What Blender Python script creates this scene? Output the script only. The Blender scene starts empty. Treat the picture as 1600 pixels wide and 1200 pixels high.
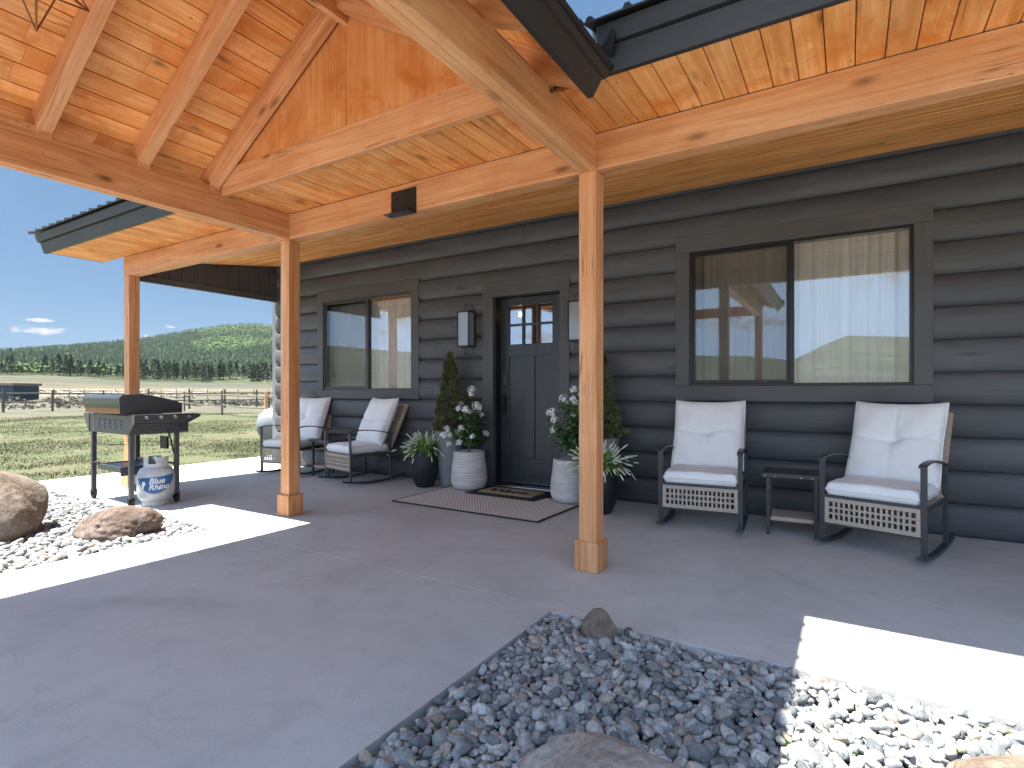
import bpy, bmesh, math, random
import numpy as np
from mathutils import Vector, Matrix, noise
R = math.radians
random.seed(7); rng = np.random.default_rng(7)
sc = bpy.context.scene
C = sc.collection

# ---------------------------------------------------------------- camera
cam = bpy.data.cameras.new('camera'); co = bpy.data.objects.new('camera', cam); C.objects.link(co)
HAZE = .00004
H = 1.05; YAW = math.atan(525/859.6)
co.location = (0, 0, H); co.rotation_euler = (R(90), 0, YAW)
cam.sensor_width = 36; cam.lens = 36*859.6/1600; cam.shift_y = 12/1600
sc.cycles.max_bounces = 14; sc.cycles.diffuse_bounces = 9; sc.cycles.glossy_bounces = 5; sc.cycles.transparent_max_bounces = 12
cam.clip_start = .05; cam.clip_end = 9000
sc.camera = co
# ---------------------------------------------------------------- sun, sky, exposure
SUNV = Vector((-.30, -.215, 1)).normalized()
sl = bpy.data.lights.new('sun', 'SUN'); so = bpy.data.objects.new('sun', sl); C.objects.link(so)
sl.energy = 5.0; sl.angle = R(.55); sl.color = (1, .955, .89)
so.rotation_euler = SUNV.to_track_quat('Z', 'Y').to_euler()
sc.view_settings.view_transform = 'Standard'; sc.view_settings.look = 'None'
sc.view_settings.gamma = 1; sc.view_settings.exposure = 2.0
w = bpy.data.worlds.new('World'); sc.world = w; w.use_nodes = True
nt = w.node_tree; N = nt.nodes; L = nt.links
bg = N['Background']; bg.inputs['Strength'].default_value = .1
sky = N.new('ShaderNodeTexSky'); sky.sky_type = 'NISHITA'; sky.sun_disc = False
sky.sun_elevation = math.asin(SUNV.z); sky.sun_rotation = math.atan2(SUNV.x, SUNV.y)
sky.altitude = 2500; sky.air_density = 1.0; sky.dust_density = .3; sky.ozone_density = 1.5
tc = N.new('ShaderNodeTexCoord')
nz = N.new('ShaderNodeTexNoise'); nz.inputs['Scale'].default_value = 42; nz.inputs['Detail'].default_value = 9; nz.inputs['Roughness'].default_value = .62
mpn = N.new('ShaderNodeMapping'); mpn.inputs['Scale'].default_value = (1, 1, 2.2)
L.new(tc.outputs['Generated'], mpn.inputs['Vector']); L.new(mpn.outputs[0], nz.inputs['Vector'])
def vdot(v):
    n = N.new('ShaderNodeVectorMath'); n.operation = 'DOT_PRODUCT'
    L.new(tc.outputs['Generated'], n.inputs[0]); n.inputs[1].default_value = v; return n.outputs['Value']
def wm(op, a, b=None, c=None, clamp=False):
    n = N.new('ShaderNodeMath'); n.operation = op; n.use_clamp = clamp
    for i, s in enumerate((a, b, c)):
        if s is None: continue
        if isinstance(s, (int, float)): n.inputs[i].default_value = s
        else: L.new(s, n.inputs[i])
    return n.outputs[0]
def dirpx(x, y):
    u = (x-800)/859.6; v = (612-y)/859.6
    return Vector((-math.sin(YAW)+u*math.cos(YAW), math.cos(YAW)+u*math.sin(YAW), v)).normalized()
acc = None
clouds = [(dirpx(62, 500), .034, .0042), (dirpx(70, 515), .042, .0085), (dirpx(266, 511), .013, .004), (dirpx(234, 527), .012, .006)]
for (x, y, a, b) in [(628, 500, .05, .022), (592, 520, .02, .006), (1150, 505, .12, .02), (1420, 420, .10, .03), (845, 530, .06, .03)]:
    d = dirpx(x, y); clouds.append((Vector((d.x, -d.y, d.z)), a, b))
for d, a, b in clouds:
    t = Vector((-d.y, d.x, 0)).normalized(); u = d.cross(t)
    e = wm('SQRT', wm('ADD', wm('POWER', wm('ABSOLUTE', wm('DIVIDE', vdot(t), a)), 2.), wm('POWER', wm('ABSOLUTE', wm('DIVIDE', vdot(u), b)), 2.)))
    front = wm('GREATER_THAN', vdot(d), .5)
    m = wm('MULTIPLY', wm('SUBTRACT', 1., e, clamp=True), front)
    acc = m if acc is None else wm('MAXIMUM', acc, m)
cm = wm('MULTIPLY', wm('SUBTRACT', wm('ADD', acc, wm('MULTIPLY', nz.outputs[0], 3.4)), 2.02), 1.5, clamp=True)
cm = wm('MULTIPLY', cm, wm('GREATER_THAN', acc, .001))
mx = N.new('ShaderNodeMix'); mx.data_type = 'RGBA'
sepz = N.new('ShaderNodeSeparateXYZ'); L.new(tc.outputs['Generated'], sepz.inputs[0])
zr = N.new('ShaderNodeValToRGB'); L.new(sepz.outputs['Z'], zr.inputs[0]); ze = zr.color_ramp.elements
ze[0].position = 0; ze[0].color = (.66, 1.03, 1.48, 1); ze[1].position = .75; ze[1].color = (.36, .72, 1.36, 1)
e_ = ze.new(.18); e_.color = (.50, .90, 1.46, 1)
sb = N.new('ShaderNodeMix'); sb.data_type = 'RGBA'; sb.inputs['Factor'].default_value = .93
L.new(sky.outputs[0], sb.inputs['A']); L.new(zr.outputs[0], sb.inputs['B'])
# brighter sky added behind the camera, out of view, to fill the porch shade
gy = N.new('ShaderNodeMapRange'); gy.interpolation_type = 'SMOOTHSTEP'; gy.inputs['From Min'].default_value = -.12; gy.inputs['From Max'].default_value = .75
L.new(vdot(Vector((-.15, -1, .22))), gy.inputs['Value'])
back_fill = N.new('ShaderNodeMix'); back_fill.data_type = 'RGBA'; L.new(gy.outputs[0], back_fill.inputs['Factor']); L.new(sb.outputs['Result'], back_fill.inputs['A']); back_fill.inputs['B'].default_value = (2.65, 3.8, 5.5, 1)
L.new(cm, mx.inputs['Factor']); L.new(back_fill.outputs['Result'], mx.inputs['A']); mx.inputs['B'].default_value = (2.3, 2.35, 2.4, 1)
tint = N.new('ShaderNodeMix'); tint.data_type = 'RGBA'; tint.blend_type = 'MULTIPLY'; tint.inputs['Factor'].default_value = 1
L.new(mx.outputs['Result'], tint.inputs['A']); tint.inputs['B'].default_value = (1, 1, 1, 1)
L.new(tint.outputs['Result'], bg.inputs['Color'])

# ================================================================ helpers
class Bag:
    def __init__(s): s.v = []; s.f = []; s.sm = []
    def add(s, vs, fs, smooth=False):
        o = len(s.v); s.v += [tuple(p) for p in vs]; s.f += [tuple(i+o for i in f) for f in fs]; s.sm += [smooth]*len(fs); return s
    def box(s, a, b):
        x0, y0, z0 = a; x1, y1, z1 = b
        return s.add([(x0,y0,z0),(x1,y0,z0),(x1,y1,z0),(x0,y1,z0),(x0,y0,z1),(x1,y0,z1),(x1,y1,z1),(x0,y1,z1)],
                     [(0,3,2,1),(4,5,6,7),(0,1,5,4),(1,2,6,5),(2,3,7,6),(3,0,4,7)])
    def obox(s, o, u, v, w_, lu, lv, lw):
        o = Vector(o); u = Vector(u).normalized()*lu; v = Vector(v).normalized()*lv; w_ = Vector(w_).normalized()*lw
        p = [o, o+u, o+u+v, o+v, o+w_, o+u+w_, o+u+v+w_, o+v+w_]
        return s.add(p, [(0,3,2,1),(4,5,6,7),(0,1,5,4),(1,2,6,5),(2,3,7,6),(3,0,4,7)])
    def bar(s, a, b, wd, ht, up=(0,0,1)):
        a = Vector(a); b = Vector(b); d = (b-a); r = d.cross(Vector(up))
        if r.length < 1e-6: r = d.cross(Vector((0,1,0)))
        r.normalize(); u = r.cross(d).normalized()
        return s.obox(a-r*wd/2-u*ht/2, d, r, u, d.length, wd, ht)
    def prism(s, poly, axis, a, b):
        # poly: 2-D points; axis: extrusion axis 0/1/2
        def pt(p, t):
            if axis == 0: return (t, p[0], p[1])
            if axis == 1: return (p[0], t, p[1])
            return (p[0], p[1], t)
        n = len(poly)
        return s.add([pt(p, a) for p in poly]+[pt(p, b) for p in poly],
                     [tuple(range(n))[::-1], tuple(range(n, 2*n))]+[(i, (i+1) % n, n+(i+1) % n, n+i) for i in range(n)])
    def tube(s, pts, r, n=8, cap=True, smooth=True):
        pts = [Vector(p) for p in pts]; rs = r if isinstance(r, (list, tuple)) else [r]*len(pts)
        vs = []; ref = None
        for i, p in enumerate(pts):
            d = (pts[min(i+1, len(pts)-1)]-pts[max(i-1, 0)]).normalized()
            if ref is None:
                ref = d.cross(Vector((0,0,1)))
                if ref.length < .1: ref = d.cross(Vector((0,1,0)))
            ref = (ref-d*ref.dot(d)).normalized(); b = d.cross(ref)
            vs += [p+(ref*math.cos(2*math.pi*k/n)+b*math.sin(2*math.pi*k/n))*rs[i] for k in range(n)]
        fs = []
        for i in range(len(pts)-1):
            for k in range(n): fs.append((i*n+k, i*n+(k+1) % n, (i+1)*n+(k+1) % n, (i+1)*n+k))
        s.add(vs, fs, smooth)
        if cap: s.add(vs[:n], [tuple(range(n))[::-1]]); s.add(vs[-n:], [tuple(range(n))])
        return s
    def lathe(s, prof, c=(0,0,0), n=32, smooth=True):
        vs = [(c[0]+r*math.cos(2*math.pi*k/n), c[1]+r*math.sin(2*math.pi*k/n), c[2]+z) for r, z in prof for k in range(n)]
        fs = [(i*n+k, i*n+(k+1) % n, (i+1)*n+(k+1) % n, (i+1)*n+k) for i in range(len(prof)-1) for k in range(n)]
        return s.add(vs, fs, smooth)
    def build(s, name, m, parent=None, bevel=0, seg=2, sub=0):
        me = bpy.data.meshes.new(name); me.from_pydata(s.v, [], s.f)
        me.polygons.foreach_set('use_smooth', s.sm); me.update()
        if m: me.materials.append(m)
        o = bpy.data.objects.new(name, me); C.objects.link(o)
        if bevel:
            md = o.modifiers.new('bevel', 'BEVEL'); md.width = bevel; md.segments = seg; md.limit_method = 'ANGLE'; md.angle_limit = R(40)
        if sub:
            md = o.modifiers.new('sub', 'SUBSURF'); md.levels = sub; md.render_levels = sub
        if parent is not None: attach(o, parent)
        return o
def attach(o, parent):
    o.parent = parent
    if parent.get('_w'): o.matrix_parent_inverse = Matrix.Translation(-Vector(parent['_w']))
def tag(o, label=None, cat=None, group=None, kind=None):
    if label: o['label'] = label
    if cat: o['category'] = cat
    if group: o['group'] = group
    if kind: o['kind'] = kind
    return o
def thing(name, label, cat, loc=(0,0,0), rz=0, group=None, world=False):
    o = bpy.data.objects.new(name, None); C.objects.link(o); o.location = loc; o.rotation_euler = (0,0,rz)
    o.empty_display_size = .1
    if world: o['_w'] = tuple(loc)
    return tag(o, label, cat, group)
def clean():
    for o in bpy.data.objects:
        if '_w' in o: del o['_w']
def copytree(o, parent=None):
    c = o.copy(); C.objects.link(c)
    if parent is not None: c.parent = parent
    for ch in list(o.children): copytree(ch, c)
    return c
def bigmesh(name, V, F, m, smooth=False, parent=None):
    me = bpy.data.meshes.new(name); V = np.ascontiguousarray(V, np.float32); F = np.ascontiguousarray(F, np.int32)
    k = F.shape[1]
    me.vertices.add(len(V)); me.vertices.foreach_set('co', V.ravel())
    me.loops.add(F.size); me.loops.foreach_set('vertex_index', F.ravel())
    me.polygons.add(len(F)); me.polygons.foreach_set('loop_start', np.arange(0, F.size, k, dtype=np.int32))
    me.polygons.foreach_set('loop_total', np.full(len(F), k, np.int32))
    me.polygons.foreach_set('use_smooth', np.full(len(F), smooth)); me.update(calc_edges=True); me.validate()
    me.materials.append(m)
    o = bpy.data.objects.new(name, me); C.objects.link(o)
    if parent is not None: attach(o, parent)
    return o

# ================================================================ materials
class MB:
    def __init__(s, name, rough=.6, metal=0, spec=.5, color=(.5,.5,.5)):
        s.m = bpy.data.materials.new(name); s.m.use_nodes = True; s.n = s.m.node_tree.nodes; s.l = s.m.node_tree.links
        s.b = s.n['Principled BSDF']; s.b.inputs['Roughness'].default_value = rough; s.b.inputs['Metallic'].default_value = metal
        s.b.inputs['Specular IOR Level'].default_value = spec; s.b.inputs['Base Color'].default_value = (*color, 1)
    def set(s, sock, v):
        if isinstance(v, (int, float)): sock.default_value = v
        elif isinstance(v, tuple): sock.default_value = v if len(v) != 3 or sock.type == 'VECTOR' else (*v, 1)
        else: s.l.new(v, sock)
    def coord(s, kind='Object'):
        return s.n.new('ShaderNodeTexCoord').outputs[kind]
    def map(s, vec, scale=(1,1,1), rot=(0,0,0), loc=(0,0,0)):
        n = s.n.new('ShaderNodeMapping'); s.l.new(vec, n.inputs[0]); s.set(n.inputs['Scale'], scale); s.set(n.inputs['Rotation'], rot); s.set(n.inputs['Location'], loc); return n.outputs[0]
    def noise(s, vec, scale=5, detail=4, rough=.5, dist=0):
        n = s.n.new('ShaderNodeTexNoise'); s.l.new(vec, n.inputs['Vector']); n.inputs['Scale'].default_value = scale
        n.inputs['Detail'].default_value = detail; n.inputs['Roughness'].default_value = rough; n.inputs['Distortion'].default_value = dist; return n.outputs['Fac']
    def voro(s, vec, scale=5, feat='F1', rnd=1, out='Distance'):
        n = s.n.new('ShaderNodeTexVoronoi'); n.feature = feat; s.l.new(vec, n.inputs['Vector']); n.inputs['Scale'].default_value = scale
        n.inputs['Randomness'].default_value = rnd; return n.outputs[out]
    def ramp(s, f, stops, interp='LINEAR'):
        n = s.n.new('ShaderNodeValToRGB'); s.l.new(f, n.inputs[0]); cr = n.color_ramp; cr.interpolation = interp
        while len(cr.elements) < len(stops): cr.elements.new(.5)
        for e, (p, c) in zip(cr.elements, stops):
            e.position = p; e.color = (*c, 1) if isinstance(c, tuple) else (c, c, c, 1)
        return n.outputs[0]
    def mix(s, f, a, b, mode='MIX'):
        n = s.n.new('ShaderNodeMix'); n.data_type = 'RGBA'; n.blend_type = mode
        s.set(n.inputs['Factor'], f); s.set(n.inputs['A'], a); s.set(n.inputs['B'], b); return n.outputs['Result']
    def math(s, op, a, b=0., clamp=False):
        n = s.n.new('ShaderNodeMath'); n.operation = op; n.use_clamp = clamp; s.set(n.inputs[0], a); s.set(n.inputs[1], b); return n.outputs[0]
    def vadd(s, a, b):
        n = s.n.new('ShaderNodeVectorMath'); n.operation = 'ADD'; s.l.new(a, n.inputs[0]); s.l.new(b, n.inputs[1]); return n.outputs[0]
    def island(s):
        return s.n.new('ShaderNodeNewGeometry').outputs['Random Per Island']
    def objrand(s):
        return s.n.new('ShaderNodeObjectInfo').outputs['Random']
    def shift(s, vec, f, k=37.):
        n = s.n.new('ShaderNodeCombineXYZ'); a = s.math('MULTIPLY', f, k); s.l.new(a, n.inputs[0]); s.l.new(s.math('MULTIPLY', f, k*1.7), n.inputs[1]); s.l.new(s.math('MULTIPLY', f, k*.6), n.inputs[2])
        return s.vadd(vec, n.outputs[0])
    def col(s, c): s.set(s.b.inputs['Base Color'], c); return s
    def rough(s, c): s.set(s.b.inputs['Roughness'], c); return s
    def bump(s, h, strength=.3, dist=.01):
        n = s.n.new('ShaderNodeBump'); n.inputs['Strength'].default_value = strength; n.inputs['Distance'].default_value = dist
        s.l.new(h, n.inputs['Height']); s.l.new(n.outputs[0], s.b.inputs['Normal']); return s

def wood(name, axis, light, mid, dark, knots=.5, blotch=.6, island=True, fine=1., rough=.5, spec=.35, vary=.5, rot=None):
    q = MB(name, rough, 0, spec); c = q.coord()
    r = q.island() if island else q.objrand()
    if rot: c = q.map(c, (1,1,1), rot)
    c2 = q.shift(c, r)
    sc3 = [9, 9, 9]; sc3[axis] = .55
    st = q.map(c2, tuple(sc3))
    g = q.noise(st, 1.6, 6, .6, .9)
    fs = [70*fine]*3; fs[axis] = 1.6
    g2 = q.noise(q.map(c2, tuple(fs)), 1., 4, .65, .3)
    base = q.ramp(g, [(.30, dark), (.47, mid), (.66, light)])
    base = q.mix(q.math('MULTIPLY', q.ramp(g2, [(.35, 1.), (.62, 0.)]), .52), base, dark)
    bl = q.noise(c2, 3.2, 5, .65, .6)
    base = q.mix(q.math('MULTIPLY', q.ramp(bl, [(.48, 0.), (.68, 1.)]), blotch), base, tuple(a*b for a, b in zip(mid, (.80, .54, .30))))
    # boards differ
    base = q.mix(q.math('MULTIPLY', q.math('SUBTRACT', r, .5), vary), base, light) if False else base
    hv = q.n.new('ShaderNodeHueSaturation'); q.l.new(base, hv.inputs['Color'])
    q.set(hv.inputs['Value'], q.math('ADD', q.math('MULTIPLY', r, .30*vary*2), 1-.15*vary*2)); base = hv.outputs[0]
    ks = [7.5, 7.5, 7.5]; ks[axis] = 2.6
    kd = q.voro(q.map(c2, tuple(ks)), 1.)
    km = q.ramp(kd, [(.06, 1.), (.13, .5), (.22, 0.)])
    kn = q.ramp(q.noise(c2, 2.1, 2), [(.44, 0.), (.54, 1.)])
    km = q.math('MULTIPLY', q.math('MULTIPLY', km, kn), knots)
    base = q.mix(km, base, tuple(a*.36 for a in dark))
    # small pin knots and drying checks along the grain
    ps = [16., 16., 16.]; ps[axis] = 7.
    pk = q.math('MULTIPLY', q.math('MULTIPLY', q.ramp(q.voro(q.map(c2, tuple(ps)), 1.), [(.045, 1.), (.10, 0.)]), q.ramp(q.noise(c2, 5.3, 2), [(.52, 0.), (.56, 1.)])), knots)
    base = q.mix(q.math('MULTIPLY', pk, .8), base, tuple(a*.35 for a in dark))
    cs = [24., 24., 24.]; cs[axis] = .45
    ck = q.noise(q.map(c2, tuple(cs)), 1., 2, .5, .25)
    ckm = q.math('MULTIPLY', q.ramp(ck, [(.488, 0.), (.50, 1.), (.512, 0.)]), q.ramp(q.noise(c2, 1.9, 2), [(.53, 0.), (.58, 1.)]))
    base = q.mix(q.math('MULTIPLY', ckm, .75), base, tuple(a*.42 for a in dark))
    km = q.math('ADD', km, ckm)
    q.col(base); q.bump(q.math('ADD', g2, q.math('MULTIPLY', km, -1.)), .25, .003)
    q.rough(q.ramp(g2, [(.3, rough-.08), (.7, rough+.12)]))
    return q.m
WC = ((.89,.475,.195), (.79,.36,.12), (.58,.215,.045))      # stained ceiling boards
WB = ((.73,.405,.205), (.64,.31,.14), (.45,.18,.065))      # beams and posts
m_ceilY = wood('stained_boards_y', 1, *WC, blotch=1.0, knots=.95)
m_ceilX = wood('stained_boards_x', 0, (.92,.52,.21), (.82,.37,.11), (.50,.17,.03), blotch=.6, fine=.7)
m_beamX = wood('beam_wood_x', 0, *WB, island=False, knots=.9, blotch=.35, vary=.2)
m_beamY = wood('beam_wood_y', 1, *WB, island=False, knots=.9, blotch=.35, vary=.2)
m_raft = {-1: wood('rafter_wood_left', 0, *WB, island=False, knots=.9, blotch=.35, vary=.2, rot=(0, math.atan(.62), 0)), 1: wood('rafter_wood_right', 0, *WB, island=False, knots=.9, blotch=.35, vary=.2, rot=(0, -math.atan(.62), 0))}
m_post = wood('post_wood_z', 2, *WB, island=False, knots=.8, blotch=.2, vary=.25)
m_ply = wood('plywood_panel', 2, (.76,.37,.145), (.68,.295,.10), (.58,.22,.06), island=True, knots=.15, blotch=1., vary=.15, fine=.5)

def concrete(name, tone):
    q = MB(name, .85, 0, .3); c = q.coord()
    a = q.noise(c, .9, 6, .62, .8); b = q.noise(c, 5.5, 5, .6, .4); s = q.noise(c, 120, 3, .6)
    v = q.ramp(a, [(.3, tuple(t*.82 for t in tone)), (.5, tone), (.72, tuple(t*1.1 for t in tone))])
    v = q.mix(q.math('MULTIPLY', q.ramp(b, [(.52, 0.), (.74, 1.)]), .34), v, tuple(t*.60 for t in tone))
    v = q.mix(q.math('MULTIPLY', q.ramp(q.noise(q.map(c, (1.0, 3.2, 1), (0, 0, .5)), 1.3, 6, .7, 1.6), [(.58, 0.), (.74, 1.)]), .42), v, tuple(t*.64 for t in tone))
    v = q.mix(q.math('MULTIPLY', q.ramp(s, [(.35, 1.), (.6, 0.)]), .16), v, tuple(t*.55 for t in tone))
    v = q.mix(q.math('MULTIPLY', q.ramp(q.noise(q.shift(q.map(c, (1,1,1)), 1., .31), 2.6, 8, .74, 1.2), [(.58, 0.), (.68, 1.)]), .30), v, tuple(t*.56 for t in tone))
    v = q.mix(q.math('MULTIPLY', q.ramp(q.noise(c, 42, 5, .75), [(.3, 1.), (.48, 0.)]), .22), v, tuple(t*.72 for t in tone))
    sp = q.voro(c, 6.5); v = q.mix(q.ramp(sp, [(.015, .55), (.035, 0.)]), v, tuple(t*.3 for t in tone))
    q.col(v); q.bump(q.math('ADD', q.math('MULTIPLY', s, .5), q.math('MULTIPLY', b, .8)), .35, .004); return q.m
m_conc = concrete('concrete_slab', (.465, .467, .465))
def paint(name, tone, rough=.5, axis=None, streak=.25, spec=.4, island=False, bumpd=.002):
    q = MB(name, rough, 0, spec); c = q.coord()
    if island: c = q.shift(c, q.island())
    sc_ = [14, 14, 14]
    if axis is not None: sc_ = [40, 40, 40]; sc_[axis] = 1.4
    g = q.noise(q.map(c, tuple(sc_)), 1., 5, .6, .4); b = q.noise(c, 1.7, 4, .6)
    v = q.ramp(b, [(.3, tuple(t*(1-streak*.5) for t in tone)), (.7, tuple(t*(1+streak*.5) for t in tone))])
    v = q.mix(q.math('MULTIPLY', q.ramp(g, [(.32, 1.), (.6, 0.)]), streak), v, tuple(t*.6 for t in tone))
    q.col(v); q.bump(g, .3, bumpd); q.rough(q.ramp(g, [(.3, rough-.08), (.7, rough+.1)])); return q
def paintm(*a, **k): return paint(*a, **k).m
def logmat():
    q = MB('log_siding_paint', .5, 0, .4); r = q.island(); c = q.shift(q.coord(), r, 11)
    g = q.noise(q.map(c, (1.2, 30, 46)), 1., 6, .62, .5); b = q.noise(q.map(c, (.8, 2, 3)), 1.4, 4, .6)
    v = q.ramp(b, [(.3, (.064,.067,.074)), (.7, (.094,.098,.107))])
    v = q.mix(q.math('MULTIPLY', q.ramp(g, [(.3, 1.), (.55, 0.)]), .42), v, (.036,.037,.040))
    kd = q.voro(q.map(c, (1.1, 4, 5.)), 1.); km = q.math('MULTIPLY', q.ramp(kd, [(.045, 1.), (.13, 0.)]), .8)
    dn = q.ramp(q.noise(q.map(c, (.5, 1.2, 1.6)), 2.2, 6, .7, .5), [(.52, 0.), (.68, 1.)]); v = q.mix(q.math('MULTIPLY', dn, .35), v, (.15,.15,.155))
    v = q.mix(km, v, (.03,.028,.027))
    hv = q.n.new('ShaderNodeHueSaturation'); q.l.new(v, hv.inputs['Color']); q.set(hv.inputs['Value'], q.math('ADD', q.math('MULTIPLY', r, .22), .9))
    q.col(hv.outputs[0]); q.bump(q.math('SUBTRACT', g, km), .35, .004); q.rough(q.ramp(g, [(.3, .42), (.7, .6)])); return q.m
m_log = logmat()
m_trimX = paintm('window_trim_paint', (.085,.085,.089), .5, 0, .35)
m_trimZ = paintm('upright_trim_paint', (.085,.085,.089), .5, 2, .35)
m_fascia = paintm('fascia_paint', (.020,.021,.024), .38, 0, .5)
m_fasciaY = paintm('portico_fascia_metal', (.028,.026,.026), .35, 1, .2)
m_endpanel = paintm('grooved_panel_paint', (.075,.075,.08), .55, 2, .3)
m_corner = paintm('corner_board_paint', (.17,.175,.18), .55, 2, .3)
m_roof = MB('black_metal_roof', .35, .2, .5, (.018,.018,.02)).m
m_black = paintm('black_vinyl', (.014,.014,.015), .35, None, .2)
m_frameM = paintm('charcoal_metal', (.045,.047,.052), .38, None, .15, .5)
m_door = paintm('door_paint', (.030,.036,.043), .33, 2, .25, .5)
m_dark = MB('dark_interior', .9, color=(.02,.018,.016)).m
m_gap = MB('stained_board_edge', .8, color=(.22,.07,.012)).m
m_inner = MB('interior_wall', .9, color=(.25,.24,.22)).m
m_alum = MB('brushed_metal', .3, 1, color=(.62,.62,.63)).m
m_rubber = MB('black_rubber', .7, color=(.02,.02,.02)).m

def glass(name, tr=(.80,.83,.82), base=.16, k=.55, rough=.0):
    m = bpy.data.materials.new(name); m.use_nodes = True; n = m.node_tree.nodes; l = m.node_tree.links; n.clear()
    out = n.new('ShaderNodeOutputMaterial'); t = n.new('ShaderNodeBsdfTransparent'); t.inputs[0].default_value = (*tr, 1)
    g = n.new('ShaderNodeBsdfGlossy'); g.inputs['Roughness'].default_value = rough; g.inputs['Color'].default_value = (.96,.98,1,1)
    lw = n.new('ShaderNodeLayerWeight'); lw.inputs['Blend'].default_value = .35
    a = n.new('ShaderNodeMath'); a.operation = 'MULTIPLY_ADD'; l.new(lw.outputs['Fresnel'], a.inputs[0]); a.inputs[1].default_value = k; a.inputs[2].default_value = base; a.use_clamp = True
    mx_ = n.new('ShaderNodeMixShader'); l.new(a.outputs[0], mx_.inputs[0]); l.new(t.outputs[0], mx_.inputs[1]); l.new(g.outputs[0], mx_.inputs[2])
    l.new(mx_.outputs[0], out.inputs[0]); return m
m_glass = glass('window_glass', (.92,.93,.92), .20, .55)
m_glassd = glass('door_glass', (.55,.55,.55), .25, .6, .03)
m_screen = glass('insect_screen', (.62,.62,.62), .05, .25)

# ================================================================ ground
def hash_noise(x, y, s): return noise.noise(Vector((x*s, y*s, 3.1)))
SKY_T = [(-180,.088),(-177.5,.084),(-174,.078),(-168,.06),(-150,.075),(-120,.06),(-90,.085),(-60,.06),(-20,.04),(0,.045),(20,.07),(45,.095),(54.6,.104),(56.4,.106),(58.5,.103),(61.6,.092),(64.9,.077),(66.8,.0705),(70.6,.0585),(74.4,.048),(80,.045),(100,.05),(120,.075),(130,.08),(138,.07),(150,.055),(162,.058),(167,.063),(172,.058),(175.5,.050),(178,.074),(180,.088)]
BASE_T = [(-180,.034),(-120,.02),(0,.012),(45,.014),(54.6,.0145),(60,.0150),(66,.0175),(70,.022),(74.4,.024),(90,.02),(130,.026),(180,.034)]
def lerpT(T, a):
    for (a0, v0), (a1, v1) in zip(T, T[1:]):
        if a0 <= a <= a1:
            return v0+(v1-v0)*(a-a0)/(a1-a0)
    return T[-1][1]
RT = 430.; RS = 1500.
def ground_z(x, y):
    r = math.hypot(x, y); a = math.degrees(math.atan2(-x, y))
    z0 = -.05
    if r < 60: return z0+.03*hash_noise(x, y, .25)*min(1, max(0, (r-9)/6))
    b = lerpT(BASE_T, a); s = lerpT(SKY_T, a)
    if r < RT:
        k = (r-60)/(RT-60); z = k**1.6*(b*RT)
        return z0+z*1.0+H*k*0+.03*hash_noise(x, y, .25)*(1-k)+.5*k*hash_noise(x, y, .012)
    if r < RS:
        k = (r-RT)/(RS-RT); kk = math.sin(k*math.pi/2)**.92
        t = b+(s-b)*kk
        return z0+H*k+t*r+10*hash_noise(x, y, .004)*math.sin(k*math.pi)
    k = (r-RS)
    return z0+H+s*RS-k*.10
def sheet(name, radii, nA, m):
    V = []; F = []
    if radii[0] == 0: V.append((0,0,-.05)); radii = radii[1:]; c0 = 1
    else: c0 = 0
    for r in radii:
        for i in range(nA):
            a = 2*math.pi*i/nA; x = -math.sin(a)*r; y = math.cos(a)*r; V.append((x, y, ground_z(x, y)))
    for j in range(len(radii)-1):
        for i in range(nA): F.append((c0+j*nA+i, c0+j*nA+(i+1) % nA, c0+(j+1)*nA+(i+1) % nA, c0+(j+1)*nA+i))
    b = Bag(); b.add(V, F, True)
    if c0: b.add([V[0]]+V[1:1+nA], [(0, 1+(i+1) % nA, 1+i) for i in range(nA)], True)
    return b.build(name, m)
def groundmat():
    q = MB('field_ground', .95, 0, .1); c = q.coord()
    ln = q.n.new('ShaderNodeVectorMath'); ln.operation = 'LENGTH'; q.l.new(c, ln.inputs[0]); r = ln.outputs['Value']
    n1 = q.noise(c, .35, 6, .65, .5); n2 = q.noise(c, 2.3, 6, .7); n3 = q.noise(c, 30, 4, .7)
    green = q.ramp(n3, [(.3, (.062,.075,.036)), (.5, (.085,.098,.050)), (.7, (.115,.12,.07))])
    dry = q.ramp(n3, [(.3, (.12,.095,.062)), (.7, (.17,.135,.095))])
    g = q.mix(q.ramp(q.math('ADD', q.math('MULTIPLY', n1, .55), q.math('MULTIPLY', n2, .45)), [(.46, 0.), (.64, .75)]), green, dry)
    rr = q.math('ADD', r, q.math('MULTIPLY', q.math('SUBTRACT', q.noise(c, .03, 4), .5), 26.))
    scrub = q.ramp(q.noise(c, .5, 6, .75), [(.38, (.07,.075,.055)), (.5, (.105,.10,.075)), (.66, (.15,.135,.10))])
    tan = q.ramp(q.noise(q.map(c, (.3, 1, 1)), .05, 6, .7), [(.35, (.075,.074,.052)), (.5, (.115,.10,.068)), (.7, (.09,.085,.06))])
    meadow = q.ramp(q.noise(c, .04, 6, .7), [(.35, (.06,.066,.048)), (.65, (.095,.092,.065))])
    g = q.mix(q.ramp(q.math('DIVIDE', rr, 60.), [(.52, 0.), (.66, 1.)]), g, scrub)
    g = q.mix(q.ramp(q.math('DIVIDE', rr, 300.), [(.30, 0.), (.42, 1.)]), g, tan)
    g = q.mix(q.ramp(q.math('DIVIDE', rr, 600.), [(.45, 0.), (.52, 1.)]), g, meadow)
    q.col(g); q.bump(q.math('ADD', n3, n2), .3, .02); return q.m
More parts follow.
